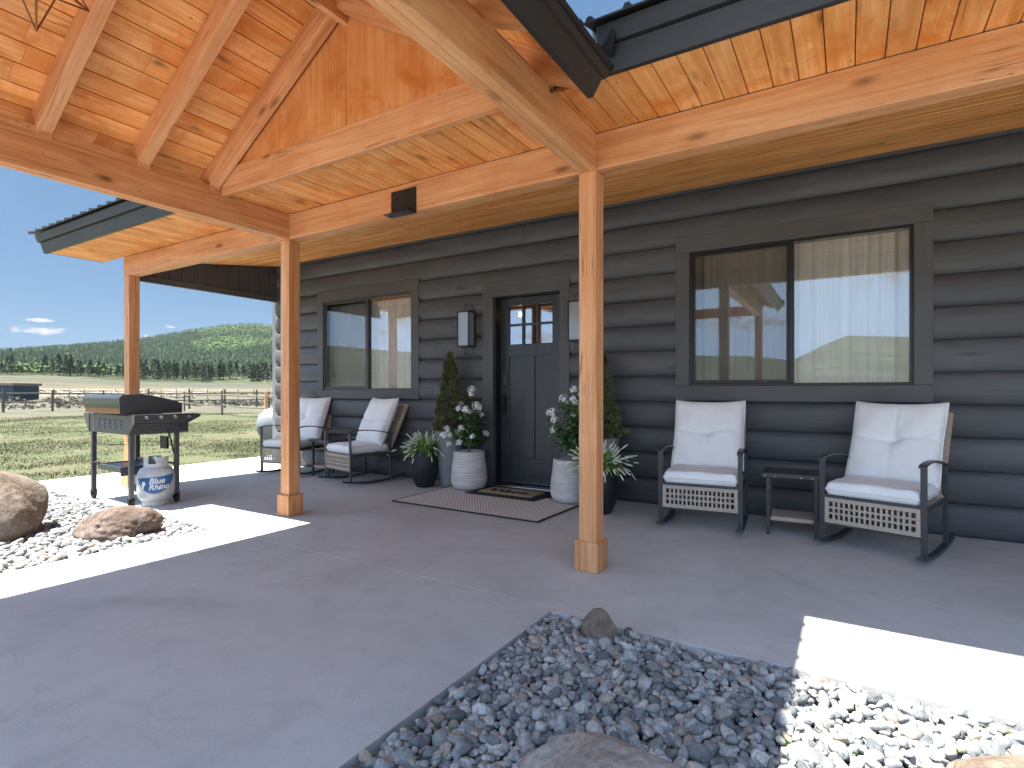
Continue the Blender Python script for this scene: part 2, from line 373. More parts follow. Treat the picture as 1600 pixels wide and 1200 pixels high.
def hillmat():
    q = MB('forest_floor', .95, 0, .1); c = q.coord()
    n1 = q.noise(c, .012, 7, .75); n2 = q.noise(c, .12, 5, .7)
    g = q.ramp(n2, [(.35, (.022,.032,.016)), (.6, (.05,.062,.03)), (.75, (.12,.12,.065))])
    g = q.mix(q.ramp(n1, [(.46, 0.), (.60, 1.)]), g, (.10,.105,.065))
    q.col(g); return q.m
m_ground = groundmat(); m_hill = hillmat()
g1 = sheet('ground', [0, 1.5, 3, 5, 7, 9, 11, 13.5, 16, 19, 23, 28, 34, 42, 52, 60, 75, 95, 120, 150, 190, 240, 300, 360, RT+4], 180, m_ground); tag(g1, kind='structure')
g2 = sheet('hills', [RT+4, 520, 620, 730, 850, 980, 1100, 1220, 1340, 1430, 1500, 1600, 1900], 480, m_hill); tag(g2, kind='structure')

# slabs -------------------------------------------------------------------
def slab(name, pts, z0=-.16, z1=0.):
    b = Bag(); b.prism(pts, 2, z0, z1); return tag(b.build(name, m_conc, None, .0025, 2), kind='structure')
slab('porch_floor', [(-8.12, 2.43), (-4.18, 2.41), (-1.215, 2.405), (-1.212, 2.34), (7.2, 2.34), (7.2, 5.25), (-7.2, 5.25), (-7.2, 9.), (-8.12, 9.)])
slab('portico_floor', [(-4.18, -3.2), (-1.215, -3.2), (-1.215, 2.40), (-4.18, 2.404)])
b = Bag(); b.prism([(-14, -16), (12, -16), (12, -3.21), (-14, -3.21)], 2, -.16, -.02); tag(b.build('bounce_apron', MB('pale_bounce_ground', .95, 0, .1, (.50,.48,.44)).m, None), kind='structure')  # pale ground added out of frame to bounce sunlight into the porch
# gravel ---------------------------------------------------------------------
def bedmat():
    q = MB('gravel_bed_dirt', .95, 0, .1); c = q.coord(); q.col(q.ramp(q.noise(c, 40, 4), [(.3, (.04,.038,.036)), (.7, (.11,.105,.10))])); return q.m
m_bed = bedmat()
b = Bag(); b.add([(-1.21,-3.2,-.075),(7.2,-3.2,-.075),(7.2,2.34,-.075),(-1.21,2.34,-.075)], [(0,1,2,3)]); tag(b.build('gravel_bed_floor', m_bed), kind='structure')
b = Bag(); b.add([(-7.45,-3.2,-.045),(-4.18,-3.2,-.045),(-4.18,2.43,-.045),(-7.45,2.42,-.045)], [(0,1,2,3)]); tag(b.build('gravel_bed_base', m_bed), kind='structure')
def stonemat(name, cool=1.):
    q = MB(name, .85, 0, .25); r = q.island(); c = q.shift(q.coord(), r, 9)
    v = q.ramp(r, [(0., (.08,.088,.095)), (.2, (.19,.20,.207)), (.5, (.31,.317,.32)), (.72, (.40,.405,.40)), (.84, (.50,.495,.48)), (.91, (.34,.285,.22)), (1., (.24,.20,.175))])
    n_ = q.noise(c, 90, 5, .7); n2 = q.noise(c, 22, 4, .6)
    v = q.mix(q.math('MULTIPLY', q.ramp(n_, [(.40, 1.), (.55, 0.)]), .55), v, (.10,.11,.12))
    v = q.mix(q.math('MULTIPLY', q.ramp(n2, [(.5, 0.), (.7, 1.)]), .35), v, (.55,.55,.54))
    q.col(v); q.bump(q.math('ADD', n_, n2), .5, .003); return q.m
m_stone = stonemat('gravel_stone')
def protos(sub, n, ang):
    out = []
    for k in range(n):
        bm = bmesh.new(); bmesh.ops.create_icosphere(bm, subdivisions=sub, radius=1)
        V = np.array([v.co[:] for v in bm.verts]); F = np.array([[v.index for v in f.verts] for f in bm.faces]); bm.free()
        off = rng.uniform(-50, 50, 3)
        d = np.array([1+.32*noise.noise(Vector(p*1.0+off))+.10*noise.noise(Vector(p*2.6+off)) for p in V]); V = V*d[:, None]
        for _ in range(ang):                                   # worn facets
            nrm = rng.normal(size=3); nrm /= np.linalg.norm(nrm); lim = rng.uniform(.62, .85)
            dd = V@nrm; over = np.clip(dd-lim, 0, None); V = V-over[:, None]*nrm*.85
        V = V*np.array([1, rng.uniform(.62, .92), rng.uniform(.42, .7)]); out.append((V, F))
    return out
def rotm(n, tilt):
    a = rng.uniform(0, 2*np.pi, n); b = rng.normal(0, tilt, n); c = rng.normal(0, tilt, n)
    Z = np.zeros((n,3,3)); Z[:,0,0]=np.cos(a); Z[:,0,1]=-np.sin(a); Z[:,1,0]=np.sin(a); Z[:,1,1]=np.cos(a); Z[:,2,2]=1
    X = np.zeros((n,3,3)); X[:,0,0]=1; X[:,1,1]=np.cos(b); X[:,1,2]=-np.sin(b); X[:,2,1]=np.sin(b); X[:,2,2]=np.cos(b)
    Y = np.zeros((n,3,3)); Y[:,1,1]=1; Y[:,0,0]=np.cos(c); Y[:,0,2]=np.sin(c); Y[:,2,0]=-np.sin(c); Y[:,2,2]=np.cos(c)
    return Z@X@Y
def scatter(name, pos, size, pr, m, smooth=True, tilt=.45, parent=None):
    k = rng.integers(0, len(pr), len(pos)); Rm = rotm(len(pos), tilt); VV = []; FF = []; o = 0
    for j, (V, F) in enumerate(pr):
        idx = np.where(k == j)[0]
        if not len(idx): continue
        P_ = np.einsum('nij,vj->nvi', Rm[idx], V)*size[idx][:, None, None]+pos[idx][:, None, :]
        VV.append(P_.reshape(-1, 3)); FF.append((F[None]+(np.arange(len(idx))*len(V))[:, None, None]).reshape(-1, F.shape[1])+o); o += len(idx)*len(V)
    return bigmesh(name, np.concatenate(VV), np.concatenate(FF), m, smooth, parent)
def gridpts(x0, x1, y0, y1, s, jit=.45):
    X, Y = np.meshgrid(np.arange(x0, x1, s), np.arange(y0, y1, s)); P_ = np.stack([X.ravel(), Y.ravel()], 1)
    return P_+rng.uniform(-jit*s, jit*s, P_.shape)
def gravel(name, x0, x1, y0, y1, s, r0, zb, pr, drop=None):
    ps = []; ss = []
    for lay, (zz, mul) in enumerate([(0, 1.), (.018, 1.), (.030, 1.15)]):
        P_ = gridpts(x0+r0, x1-r0*.5, y0+r0, y1-r0*.6, s*(1.0 if lay < 2 else 1.5))
        sz = np.clip(rng.lognormal(math.log(r0*mul), .30, len(P_)), r0*.45, r0*1.9)
        P3 = np.concatenate([P_, (zb+zz+rng.uniform(-.006, .008, len(P_)))[:, None]], 1); ps.append(P3); ss.append(sz)
    ps = np.concatenate(ps); ss = np.concatenate(ss)
    keep = (ps[:, 0]+ss*.85 < x1) & (ps[:, 0]-ss*.85 > x0) & (ps[:, 1]+ss*.85 < y1)
    if drop is not None:
        for (cx, cy, rr) in drop: keep &= np.hypot(ps[:, 0]-cx, ps[:, 1]-cy) > rr
    ps = ps[keep]; ss = ss[keep]
    return tag(scatter(name, ps, ss, pr, m_stone), kind='stuff')
PRH = protos(3, 14, 5); PRL = protos(2, 12, 4)
o = gravel('gravel', -1.21, 1.9, .75, 2.34, .031, .0195, -.038, PRH, [(-.93, 2.25, .05), (-.47, 1.28, .22), (.36, 1.85, .14)]); tag(o, 'grey river gravel filling the bed beside the porch corner', 'gravel')
o = gravel('gravel', -7.4, -4.18, .2, 2.42, .037, .023, -.036, PRL, [(-5.45, 1.42, .3), (-4.64, 1.97, .17)]); tag(o, 'sunlit pale gravel around the boulders by the grill', 'gravel')
o = gravel('gravel', 1.9, 5.4, .2, 2.34, .07, .036, -.065, PRL); tag(o, 'coarser gravel strip running on along the porch', 'gravel')

# boulders -----------------------------------------------------------------
def bouldermat(name, a, b, c_):
    q = MB(name, .85, 0, .25); c = q.coord()
    n1 = q.noise(c, 3.2, 7, .68, .6); n2 = q.noise(c, 38, 6, .75); n3 = q.noise(c, 9, 5, .7, 1.)
    v = q.ramp(n1, [(.34, a), (.5, b), (.66, c_)])
    v = q.mix(q.math('MULTIPLY', q.ramp(n2, [(.4, 1.), (.56, 0.)]), .5), v, tuple(t*.45 for t in a))
    v = q.mix(q.math('MULTIPLY', q.ramp(n3, [(.56, 0.), (.7, 1.)]), .45), v, (.40,.38,.35))
    q.col(v); q.bump(q.math('ADD', q.math('MULTIPLY', n2, .5), n3), .7, .02); return q.m
m_bA = bouldermat('tan_boulder_rock', (.13,.095,.07), (.215,.17,.13), (.27,.24,.205))
m_bB = bouldermat('brown_lava_rock', (.085,.06,.047), (.165,.12,.095), (.225,.18,.155))
m_bC = bouldermat('grey_brown_rock', (.26,.22,.19), (.38,.33,.29), (.42,.43,.44))
def boulder(label, c, rad, m, seed, amp=.25, cuts=7, fine=.035, rot=0, pit=0.):
    bm = bmesh.new(); bmesh.ops.create_icosphere(bm, subdivisions=5, radius=1); rg = np.random.default_rng(seed)
    V = np.array([v.co[:] for v in bm.verts]); off = rg.uniform(-40, 40, 3)
    V = V*np.array([1+amp*noise.noise(Vector(p*.9+off)) for p in V])[:, None]
    for _ in range(cuts):
        nr = rg.normal(size=3); nr /= np.linalg.norm(nr); lim = rg.uniform(.60, .86); dd = V@nr
        V = V-np.clip(dd-lim, 0, None)[:, None]*nr*.9
    d2 = []
    for p in V:
        f = fine*noise.fractal(Vector(p*4.5+off), .9, 2.1, 5)
        if pit:
            s_ = noise.noise(Vector(p*1.1+off+7)); f -= pit*max(0, s_+.12)*max(0, noise.noise(Vector(p*7+off)))*2.6
        d2.append(1+f)
    V = V*np.array(d2)[:, None]*np.array(rad)
    ca, sa = math.cos(rot), math.sin(rot); V = V@np.array([[ca, sa, 0], [-sa, ca, 0], [0, 0, 1]])
    for v, p in zip(bm.verts, V): v.co = p
    for f in bm.faces: f.smooth = True
    me = bpy.data.meshes.new('boulder'); bm.to_mesh(me); bm.free(); me.materials.append(m)
    o = bpy.data.objects.new('boulder', me); C.objects.link(o); o.location = c; return tag(o, label, 'boulder')
boulder('largest tan boulder, at the edge of the gravel in front of the grill', (-5.52, 1.36, .10), (.52,.44,.38), m_bA, 11, rot=.5)
boulder('low pitted brown boulder on the gravel beside the grill', (-4.66, 1.98, .03), (.315,.235,.175), m_bB, 5, .3, 6, .06, .4, .10)
boulder('flat grey-brown boulder half buried in the shaded gravel', (-.47, 1.26, .0), (.36,.25,.145), m_bC, 21, .2, 6, .03, .1)
boulder('reddish boulder in the sunlit gravel near the porch edge', (.36, 1.85, .0), (.25,.155,.125), m_bA, 8, .25, 7, .03, 1.2)
boulder('small upright brown rock against the corner of the concrete', (-.925, 2.235, .02), (.078,.058,.082), m_bA, 31, .2, 4, .02)

# ================================================================ house
house = thing('log_house', 'dark grey log-sided house with a cedar-lined porch and gabled portico', 'house', (-1., 7., 0), world=True)
WY = 5.09; CH = .2385
def wall_logs():
    b = Bag(); holes = [(-6.20,-4.40,.965,2.41), (-3.455,-2.405,-.1,2.24), (-1.335,.53,.97,2.44)]
    prof = [(s, .045*(1-abs(2*s-1)**2.6)**.6) for s in [0, .012, .035, .08, .16, .28, .42, .58, .72, .84, .92, .965, .988, 1]]
    for k in range(12):
        z0 = k*CH; z1 = min(z0+CH, 2.88)
        segs = [(-7.13, 7.)]
        spans = []
        # split by z where holes begin and end
        zs = sorted({z0, z1} | {h for ho in holes for h in (ho[2], ho[3]) if z0 < h < z1})
        for za, zb in zip(zs, zs[1:]):
            xs = [(-7.13, 7.)]
            for (a, c, h0, h1) in holes:
                if h0 <= za+1e-6 and zb <= h1+1e-6:
                    nx = []
                    for (p, q) in xs:
                        if a > p: nx.append((p, min(a, q)))
                        if c < q: nx.append((max(c, p), q))
                    xs = [s for s in nx if s[1]-s[0] > .01]
            for x in xs: spans.append((za, zb, *x))
        joints = sorted(random.uniform(-7, 7) for _ in range(2))
        for (za, zb, xa, xb) in spans:
            cuts = [xa]+[j for j in joints if xa+.25 < j < xb-.25]+[xb]
            for p, q in zip(cuts, cuts[1:]):
                p += .0012; q -= .0012
                ss = [(za-z0)/CH]+[s for s, _ in prof if (za-z0)/CH < s < (zb-z0)/CH]+[(zb-z0)/CH]
                pts = []
                for s in ss:
                    off = .045*max(0, 1-abs(2*s-1)**2.6)**.6; pts.append((WY-off, z0+s*CH))
                n = len(pts); v = [(p, y, z) for y, z in pts]+[(q, y, z) for y, z in pts]
                b.add(v, [(i, n+i, n+i+1, i+1) for i in range(n-1)], True)
                cap = [(p, y, z) for y, z in pts]; b.add(cap+[(p, WY+.02, pts[-1][1]), (p, WY+.02, pts[0][1])], [tuple(range(n+2))])
                cap = [(q, y, z) for y, z in pts]; b.add(cap+[(q, WY+.02, pts[-1][1]), (q, WY+.02, pts[0][1])], [tuple(range(n+2))[::-1]])
    o = b.build('log_siding', m_log, house)
    md = o.modifiers.new('es', 'EDGE_SPLIT'); md.split_angle = R(50)
wall_logs()
# sheathing behind the logs, with the same openings; side and back walls
b = Bag(); Yb0, Yb1 = WY+.005, WY+.10
for x0, x1, z0, z1 in [(-7.1,-6.12,0,3.0),(-6.12,-4.48,0,1.05),(-6.12,-4.48,2.31,3.0),(-4.48,-3.345,0,3.0),(-3.345,-2.50,2.10,3.0),(-2.50,-1.235,0,3.0),(-1.235,.43,0,1.09),(-1.235,.43,2.32,3.0),(.43,7.,0,3.0)]:
    b.box((x0, Yb0, z0), (x1, Yb1, z1))
b.build('front_wall', m_dark, house)
b = Bag()
for x in (-7.12, 7.):
    b.add([(x,5.1,-.1),(x,11.5,-.1),(x,11.5,2.86),(x,8.3,4.45),(x,5.1,3.49)], [(0,1,2,3,4)])
b.add([(-7.12,11.5,-.1),(7,11.5,-.1),(7,11.5,2.9),(-7.12,11.5,2.9)], [(0,1,2,3)])
b.add([(-7.1,5.25,.02),(7,5.25,.02),(7,11.5,.02),(-7.1,11.5,.02)], [(0,1,2,3)])
b.build('outer_wall', m_log, house)
b = Bag(); b.box((-7.27, 5.10, -.02), (-7.125, 5.135, 2.9)); b.build('corner_board', m_corner, house, .003)

# main roof ----------------------------------------------------------------
SL = .30; th_ = math.atan(SL)
def ribs_sheet(b, o, u, v, lu, lv, th, pitch, rib=.018):
    # sheet spanned by u (along eave) and v (up slope), ribs run along v
    u = Vector(u).normalized(); v = Vector(v).normalized(); n = u.cross(v).normalized()
    if n.z < 0: n = -n
    o = Vector(o); b.obox(o, u, v, n, lu, lv, th)
    k = 0.03
    while k < lu-.03:
        p = o+u*(k-.022)+n*th; q = [p, p+u*.044, p+u*.032+n*rib, p+u*.012+n*rib]
        b.add([*q, *[x+v*lv for x in q]], [(0,1,2,3)[::-1], (4,5,6,7), (0,1,5,4), (1,2,6,5), (2,3,7,6), (3,0,4,7)]); k += pitch
EY = 2.44; EZ = 2.545
lean = Vector((0, -SL, 1)).normalized()
def main_eave(x0, x1):
    b = Bag(); b.obox((x0, EY, EZ), (1,0,0), (0,1,0), lean, x1-x0, .03, .110)
    f1 = b.build('fascia', m_fascia, house, .002)
    b = Bag(); b.obox((x0-.005, EY-.022-.034, EZ+.108), (1,0,0), (0,1,0), lean, x1-x0+.005, .05, .080)
    b.build('upper_fascia', m_fascia, house, .002)
    b = Bag(); b.obox((x0+.01, EY-.012, EZ+.13), (1,0,0), (0,1,0), (0,0,1), x1-x0-.02, .05, .072); b.build('eave_filler', m_fascia, house)
    b = Bag(); ribs_sheet(b, (x0-.05, EY-.022-.034-.03-.03, EZ+.108+.078), (1,0,0), (0,1,SL), x1-x0+.07, 6.0, .008, .178)
    b.build('roof', m_roof, house)
main_eave(-7.43, -4.36); main_eave(-.985, 7.2)
b = Bag(); b.obox((-4.36, 3.6, EZ+.190+SL*1.25), (1,0,0), (0,1,SL), (0,0,1), 3.4, 4.75, .008)
b.obox((-7.5, 8.1, EZ+.22+SL*5.74+.02), (1,0,0), (0,1,-SL), (0,0,1), 14.7, 3.9, .02); b.build('rear_roof', m_roof, house)
# rake boards at the gable end, with the sloping underside
b = Bag(); b.obox((-7.44, EY, EZ+.015), (0,1,SL), (1,0,0), lean, 6., .035, .165)
b.obox((-7.41, 2.99, EZ+SL*.6+.01), (0,1,SL), (1,0,0), lean, 5.2, .30, .02); b.build('rake_board', m_fascia, house)

# boards -------------------------------------------------------------------
def boards(name, m, o, u, v, n, lu, lv, wdt, t=.016, gap=.0045, minl=None):
    """boards run along v, are laid side by side along u, thickness along n"""
    b = Bag(); o = Vector(o); u = Vector(u).normalized(); v = Vector(v).normalized(); n = Vector(n).normalized(); k = 0
    while k < lu-.01:
        ww = min(wdt, lu-k); cuts = [0]
        if minl:
            p = random.uniform(.3*minl, minl)
            while p < lv-.3: cuts.append(p); p += random.uniform(.7, 1.3)*minl
        cuts.append(lv)
        for a, c in zip(cuts, cuts[1:]):
            oo = o+u*(k+gap/2)+v*(a+.0008); w1 = ww-gap; l1 = c-a-.0016; ch = .003
            q = [oo+u*ch, oo+u*(w1-ch), oo+u*w1+n*ch, oo+u*w1+n*t, oo+n*t, oo+n*ch]
            b.add([*q, *[x+v*l1 for x in q]], [(0,1,2,3,4,5), (6,7,8,9,10,11)[::-1]]+[(i, 6+i, 6+(i+1) % 6, (i+1) % 6) for i in range(6)])
        k += wdt
    o_ = b.build(name, m, house); return o_
boards('soffit', m_ceilY, (-7.35, EY+.03, EZ+.002), (1,0,0), (0,1,0), (0,0,1), 14.4, 2.975-EY-.03, .1135)
b = Bag(); b.box((-7.36, EY+.02, EZ+.019), (7.1, 2.99, EZ+.03)); b.box((-7.362, EY, EZ), (-7.352, 2.97, EZ+.03)); b.build('soffit_backing', m_gap, house)
dC = Vector((0, 1.985, .315)); nC = Vector((0, -.315, 1.985))
boards('porch_ceiling', m_ceilX, (-7.06, 3.075, 2.548), dC, (1,0,0), nC, dC.length, 14.0, .0885, minl=3.2, gap=.0055)
b = Bag(); b.obox(Vector((-7.06, 3.075, 2.548))+nC.normalized()*.018, (1,0,0), dC, nC, 14.1, dC.length, .01); b.build('ceiling_backing', m_gap, house)
b = Bag(); b.box((-7.1, 5.02, 2.83), (7, 5.045, 2.875)); b.build('wall_cap_trim', m_trimX, house)

# posts and beams -------------------------------------------------------------
BZ0, BZ1 = 2.335, 2.545; PY = 3.03
def post(x, y, tp=BZ0, lb=None):
    b = Bag(); b.box((x-.055, y-.055, .0), (x+.055, y+.055, tp)); p = b.build('post', m_post, house, .004)
    b = Bag(); b.box((x-.075, y-.075, .002), (x+.075, y+.075, .175)); b.build('plinth', m_post, p, .003)
    return p
for x in (-6.82, -4.075, -1.30, 1.70, 4.6): post(x, PY)
for x in (-4.075, -1.30): post(x, -.03)
b = Bag(); b.box((-6.885, PY-.055, BZ0), (7., PY+.055, BZ1)); b.build('header_beam', m_beamX, house, .004)
for x in (-4.075, -1.30):
    b = Bag(); b.box((x-.055, -.12, BZ0+.001), (x-.001, PY-.056, BZ1-.002)); b.box((x+.001, -.12, BZ0), (x+.055, PY-.056, BZ1-.002)); b.build('portico_beam', m_beamY, house, .003)
b = Bag(); b.box((-4.08, 2.390, 2.520), (-1.245, 2.43, 2.712)); b.build('tie_beam', m_beamX, house, .004)
# portico roof --------------------------------------------------------------
PS = .62; al = math.atan(PS); XL, XR = -4.075, -1.30; XM = (XL+XR)/2
YF, YE = -.42, 2.425
RD = .165
def rz_bot(x): return BZ1+PS*((x-XL) if x < XM else (XR-x))
for yy in (2.345, 1.86, 1.325, .79, .255, -.28):
    for sgn in (-1, 1):
        X0 = XL if sgn < 0 else XR
        f = lambda d: X0+d*(-sgn)     # d inward from the beam centre
        poly = [(f(-.225), 2.475), (f(-.06), BZ1-.004+.0), (f(.055), BZ1-.004), (f(.055), rz_bot(f(.055))), (f(XM-XL-.02), rz_bot(XM)-.012),
                (f(XM-XL-.02), rz_bot(XM)-.012+RD), (f(-.225), BZ1-PS*.225+RD)]
        b = Bag(); b.prism(poly if sgn > 0 else poly[::-1], 1, yy-.038, yy+.038); b.build('rafter', m_raft[sgn], house, .003)
b = Bag(); b.box((XM-.022, YF+.02, 3.345), (XM+.022, YE-.02, 3.56)); b.build('ridge_beam', m_beamY, house, .003)
for X0, sgn in ((XL, -1), (XR, 1)):
    b = Bag(); b.box((X0-.02+(.055 if sgn > 0 else -.055)-(.0), -.12, BZ1), (X0+.02+(.055 if sgn > 0 else -.055), 2.36, BZ1+.0)) if False else None
    b = Bag(); xi = X0-sgn*.045
    b.box((min(xi, xi+sgn*.06), -.10, BZ1-.001), (max(xi, xi+sgn*.06), 2.35, BZ1+.055)); b.build('blocking', m_beamY, house, .003)
ca, sa = math.cos(al), math.sin(al)
SLN = (XM-XL+.235)/ca
for sgn, X0 in ((-1, XL), (1, XR)):
    u = Vector((-sgn*ca, 0, sa)); n = Vector((sgn*sa, 0, ca))
    o0 = Vector((X0+sgn*.235, YF+.02, BZ1-PS*.235+RD+.001))
    boards('portico_ceiling', m_ceilY, o0, u, (0,1,0), n, SLN, YE-YF-.03, .131, minl=2.3)
    b = Bag(); b.obox(o0+n*.018-Vector((0,.0,0)), u, (0,1,0), n, SLN, YE-YF-.02, .012); b.build('roof_deck', m_gap, house)
    # metal roof: trapezoid that runs back into the main roof
    b = Bag(); e0 = o0+n*.048-u*.115; L2 = SLN+.115
    YR = 5.0
    q = [Vector((e0.x, YF-.03, e0.z)), Vector((e0.x, 2.44, e0.z)), Vector(((e0+u*L2).x, YR, (e0+u*L2).z)), Vector(((e0+u*L2).x, YF-.03, (e0+u*L2).z))]
    b.add([*q, *[p+n*.008 for p in q]], [(0,1,2,3), (4,5,6,7)[::-1], (0,1,5,4), (1,2,6,5), (2,3,7,6), (3,0,4,7)])
    y = YF
    while y < YR-.1:
        t0 = 0 if y < 2.44 else (y-2.44)/(YR-2.44)*L2
        b.obox(e0+u*t0+n*.008+Vector((0, y-e0.y-.02, 0)), u, (0,1,0), n, L2-t0, .04, .018); y += .178
    b.build('portico_roof', m_roof, house)
    # eave fascia, square to the roof
    b = Bag(); fo = Vector((X0+sgn*.24, YF, 2.447)); b.obox(fo, n, (0,1,0), u if False else (sgn*1.,0,0), .090, YE+.005-YF, .028); b.build('portico_fascia', m_fasciaY, house, .002)
    b = Bag(); b.obox(fo+n*.086+Vector((sgn*.012,0,0)), n, (0,1,0), (sgn*1.,0,0), .062, YE+.012-YF, .034); b.build('portico_upper_fascia', m_fasciaY, house, .002)
    b = Bag(); b.obox(Vector((X0+sgn*.26, YF-.035, 2.46)), u, (0,1,0), n, SLN+.02, .03, .2); b.build('portico_rake_board', m_fascia, house, .002)
b = Bag(); pl = [(XL+.02, 2.713), (XL+.26, 2.713), (XR-.26, 2.713), (XR-.02, 2.713), (XM, rz_bot(XM)+RD)]
zt = lambda x: rz_bot(x)+RD
b.prism([(XL-.02, 2.713), (XM-.003, 2.713), (XM-.003, zt(XM)-.02), (XL-.02, zt(XL-.02))], 1, 2.402, 2.416)
b.prism([(XM+.001, 2.713), (XR+.02, 2.713), (XR+.02, zt(XR+.02)), (XM+.001, zt(XM)-.02)], 1, 2.402, 2.416)
b.build('gable_panel', m_ply, house)
# front gable truss of the portico (seen in the windows)
b = Bag(); b.box((XL-.05, -.10, BZ0+.02), (XR+.05, -.01, BZ1-.02)); b.build('front_beam', m_beamX, house, .004)
# flashing where the two roofs meet
b = Bag()
fl = [(-1.02, 2.40, 2.64), (-.90, 2.36, 2.66), (-.945, 2.405, 2.78), (-1.05, 2.45, 2.80), (-.93, 2.42, 2.60)]
b.add(fl+[(x+.006, y-.006, z) for x, y, z in fl], [(0,1,2,3), (5,6,7,8), (1,4,2), (6,9,7), (0,4,1)]); b.build('flashing', m_roof, house)
# end panel
b = Bag(); xe = -7.07; z_c = lambda y: 2.545+(y-3.085)*.1575
y = 3.09; k = 0
while y < 5.03:
    y2 = min(y+.152, 5.04); b.add([(xe, y+.003, 2.41), (xe, y2-.003, 2.41), (xe, y2-.003, z_c(y2)), (xe, y+.003, z_c(y)), (xe-.012, y+.003, 2.41), (xe-.012, y2-.003, 2.41), (xe-.012, y2-.003, z_c(y2)), (xe-.012, y+.003, z_c(y))],
        [(0,1,2,3), (4,5,6,7), (0,3,7,4), (1,2,6,5)]); y = y2
b.box((xe-.03, 3.09, 2.40), (xe-.014, 5.04, 2.9)); b.build('end_panel', m_endpanel, house)
b = Bag(); b.box((xe-.04, 3.09, 2.345), (xe+.012, 5.04, 2.405)); b.box((xe-.04, 3.09, 2.395), (xe+.022, 5.04, 2.415)); b.build('end_beam', m_trimX, house, .003)
# bracket plate on the header
b = Bag(); yb = PY-.055
b.box((-2.848, yb-.006, 2.315), (-2.61, yb-.0005, 2.505)); b.box((-2.848, yb-.085, 2.315), (-2.61, yb-.006, 2.321)); bk = b.build('beam_bracket', m_black, house, .001)
for x, z in ((-2.79, 2.36), (-2.67, 2.36), (-2.79, 2.44), (-2.67, 2.44)):
    b = Bag(); b.tube([(x, yb-.006, z), (x, yb-.012, z)], .009, 8); b.build('bolt', m_black, bk)

# windows --------------------------------------------------------------------
def curtainmat(name, tone):
    q = MB(name, .9, 0, .1); c = q.coord(); w_ = q.noise(q.map(c, (60, 60, 2)), 1, 4, .6); q.col(q.ramp(w_, [(.3, tuple(t*.85 for t in tone)), (.7, tone)]))
    return q.m
m_curt = curtainmat('curtain_cloth', (.80,.80,.76)); m_curt2 = curtainmat('sheer_curtain', (.80,.79,.77))
def curtain(parent, x0, x1, z0, z1, y, m, wl, amp, gather=0., seed=1):
    rg = random.Random(seed); n = int((x1-x0)/.006); rows = 14; V = []; ph = rg.uniform(0, 6)
    for j in range(rows+1):
        t = j/rows; z = z0+(z1-z0)*t
        for i in range(n+1):
            x = x0+(x1-x0)*i/n; p = ph+2*math.pi*x/wl+1.3*noise.noise(Vector((x*3, seed, t*.6)))
            a = amp*(.6+.5*noise.noise(Vector((x*2.2, seed+5, t*.5))))
            if gather and t > .88: a += .010*math.sin(x*190+seed)*(t-.88)*8
            V.append((x, y+a*math.sin(p)+.25*a*math.sin(2.3*p+1), z))
    F = [(j*(n+1)+i, j*(n+1)+i+1, (j+1)*(n+1)+i+1, (j+1)*(n+1)+i) for j in range(rows) for i in range(n)]
    b = Bag(); b.add(V, F, True); return b.build('curtain', m, parent)
def window(x0, x1, z0, z1, tl, tr, tb, tt, mull, seed, wl, amp, gather, mc, lab, frame_m):
    # outer trim boards
    yt = WY-.05
    a0, a1, b0, b1 = x0+tl, x1-tr, z0+tb, z1-tt; yf = yt+.018; fw = .022
    b = Bag()
    b.box((a0, yf, b0), (a1, yf+.085, b0+fw)); b.box((a0, yf, b1-fw), (a1, yf+.085, b1)); b.box((a0, yf, b0+fw), (a0+fw, yf+.085, b1-fw)); b.box((a1-fw, yf, b0+fw), (a1, yf+.085, b1-fw))
    b.box((mull-.018, yf+.004, b0+fw), (mull+.018, yf+.07, b1-fw)); tr1 = b.build('window', frame_m, house, .002); tag(tr1, lab)
    for nm, A_, B_, mm in (('sill_trim', (x0, yt, z0), (x1, yt+.055, z0+tb), m_trimX), ('head_trim', (x0, yt, z1-tt), (x1, yt+.055, z1), m_trimX),
                   ('side_trim', (x0, yt+.002, z0+tb+.001), (x0+tl, yt+.055, z1-tt-.001), m_trimZ), ('side_trim', (x1-tr, yt+.002, z0+tb+.001), (x1, yt+.055, z1-tt-.001), m_trimZ)):
        b = Bag(); b.box(A_, B_); b.build(nm, mm, tr1, .003)
    b = Bag(); s = .020; p0, p1, q0, q1 = a0+fw+.001, mull-.019, b0+fw+.001, b1-fw-.001; ys = yf+.012
    b.box((p0, ys, q0), (p1, ys+.02, q0+s*1.4)); b.box((p0, ys, q1-s), (p1, ys+.02, q1)); b.box((p0, ys, q0+s*1.4), (p0+s, ys+.02, q1-s)); b.box((p1-s, ys, q0+s*1.4), (p1, ys+.02, q1-s)); b.build('sash', frame_m, tr1, .002)
    b = Bag(); b.add([(p0, ys+.005, q0), (p1, ys+.005, q0), (p1, ys+.005, q1), (p0, ys+.005, q1)], [(0,1,2,3)]); b.build('insect_screen', m_screen, tr1)
    b = Bag(); b.add([(p0, ys+.028, q0), (p1, ys+.028, q0), (p1, ys+.028, q1), (p0, ys+.028, q1)], [(0,1,2,3)]); b.build('pane', m_glass, tr1)
    b = Bag(); b.add([(mull+.016, ys+.022, q0), (a1-fw+.002, ys+.022, q0), (a1-fw+.002, ys+.022, q1), (mull+.016, ys+.022, q1)], [(0,1,2,3)]); b.build('pane', m_glass, tr1)
    curtain(tr1, a0-.1, a1+.1, b0-.15, b1+(.02 if not gather else -.03), WY+.145, mc, wl, amp, gather, seed)
    if gather:
        b = Bag(); b.tube([(a0-.1, WY+.14, b1-.035), (a1+.1, WY+.14, b1-.035)], .009); b.build('curtain_rod', m_alum, tr1)
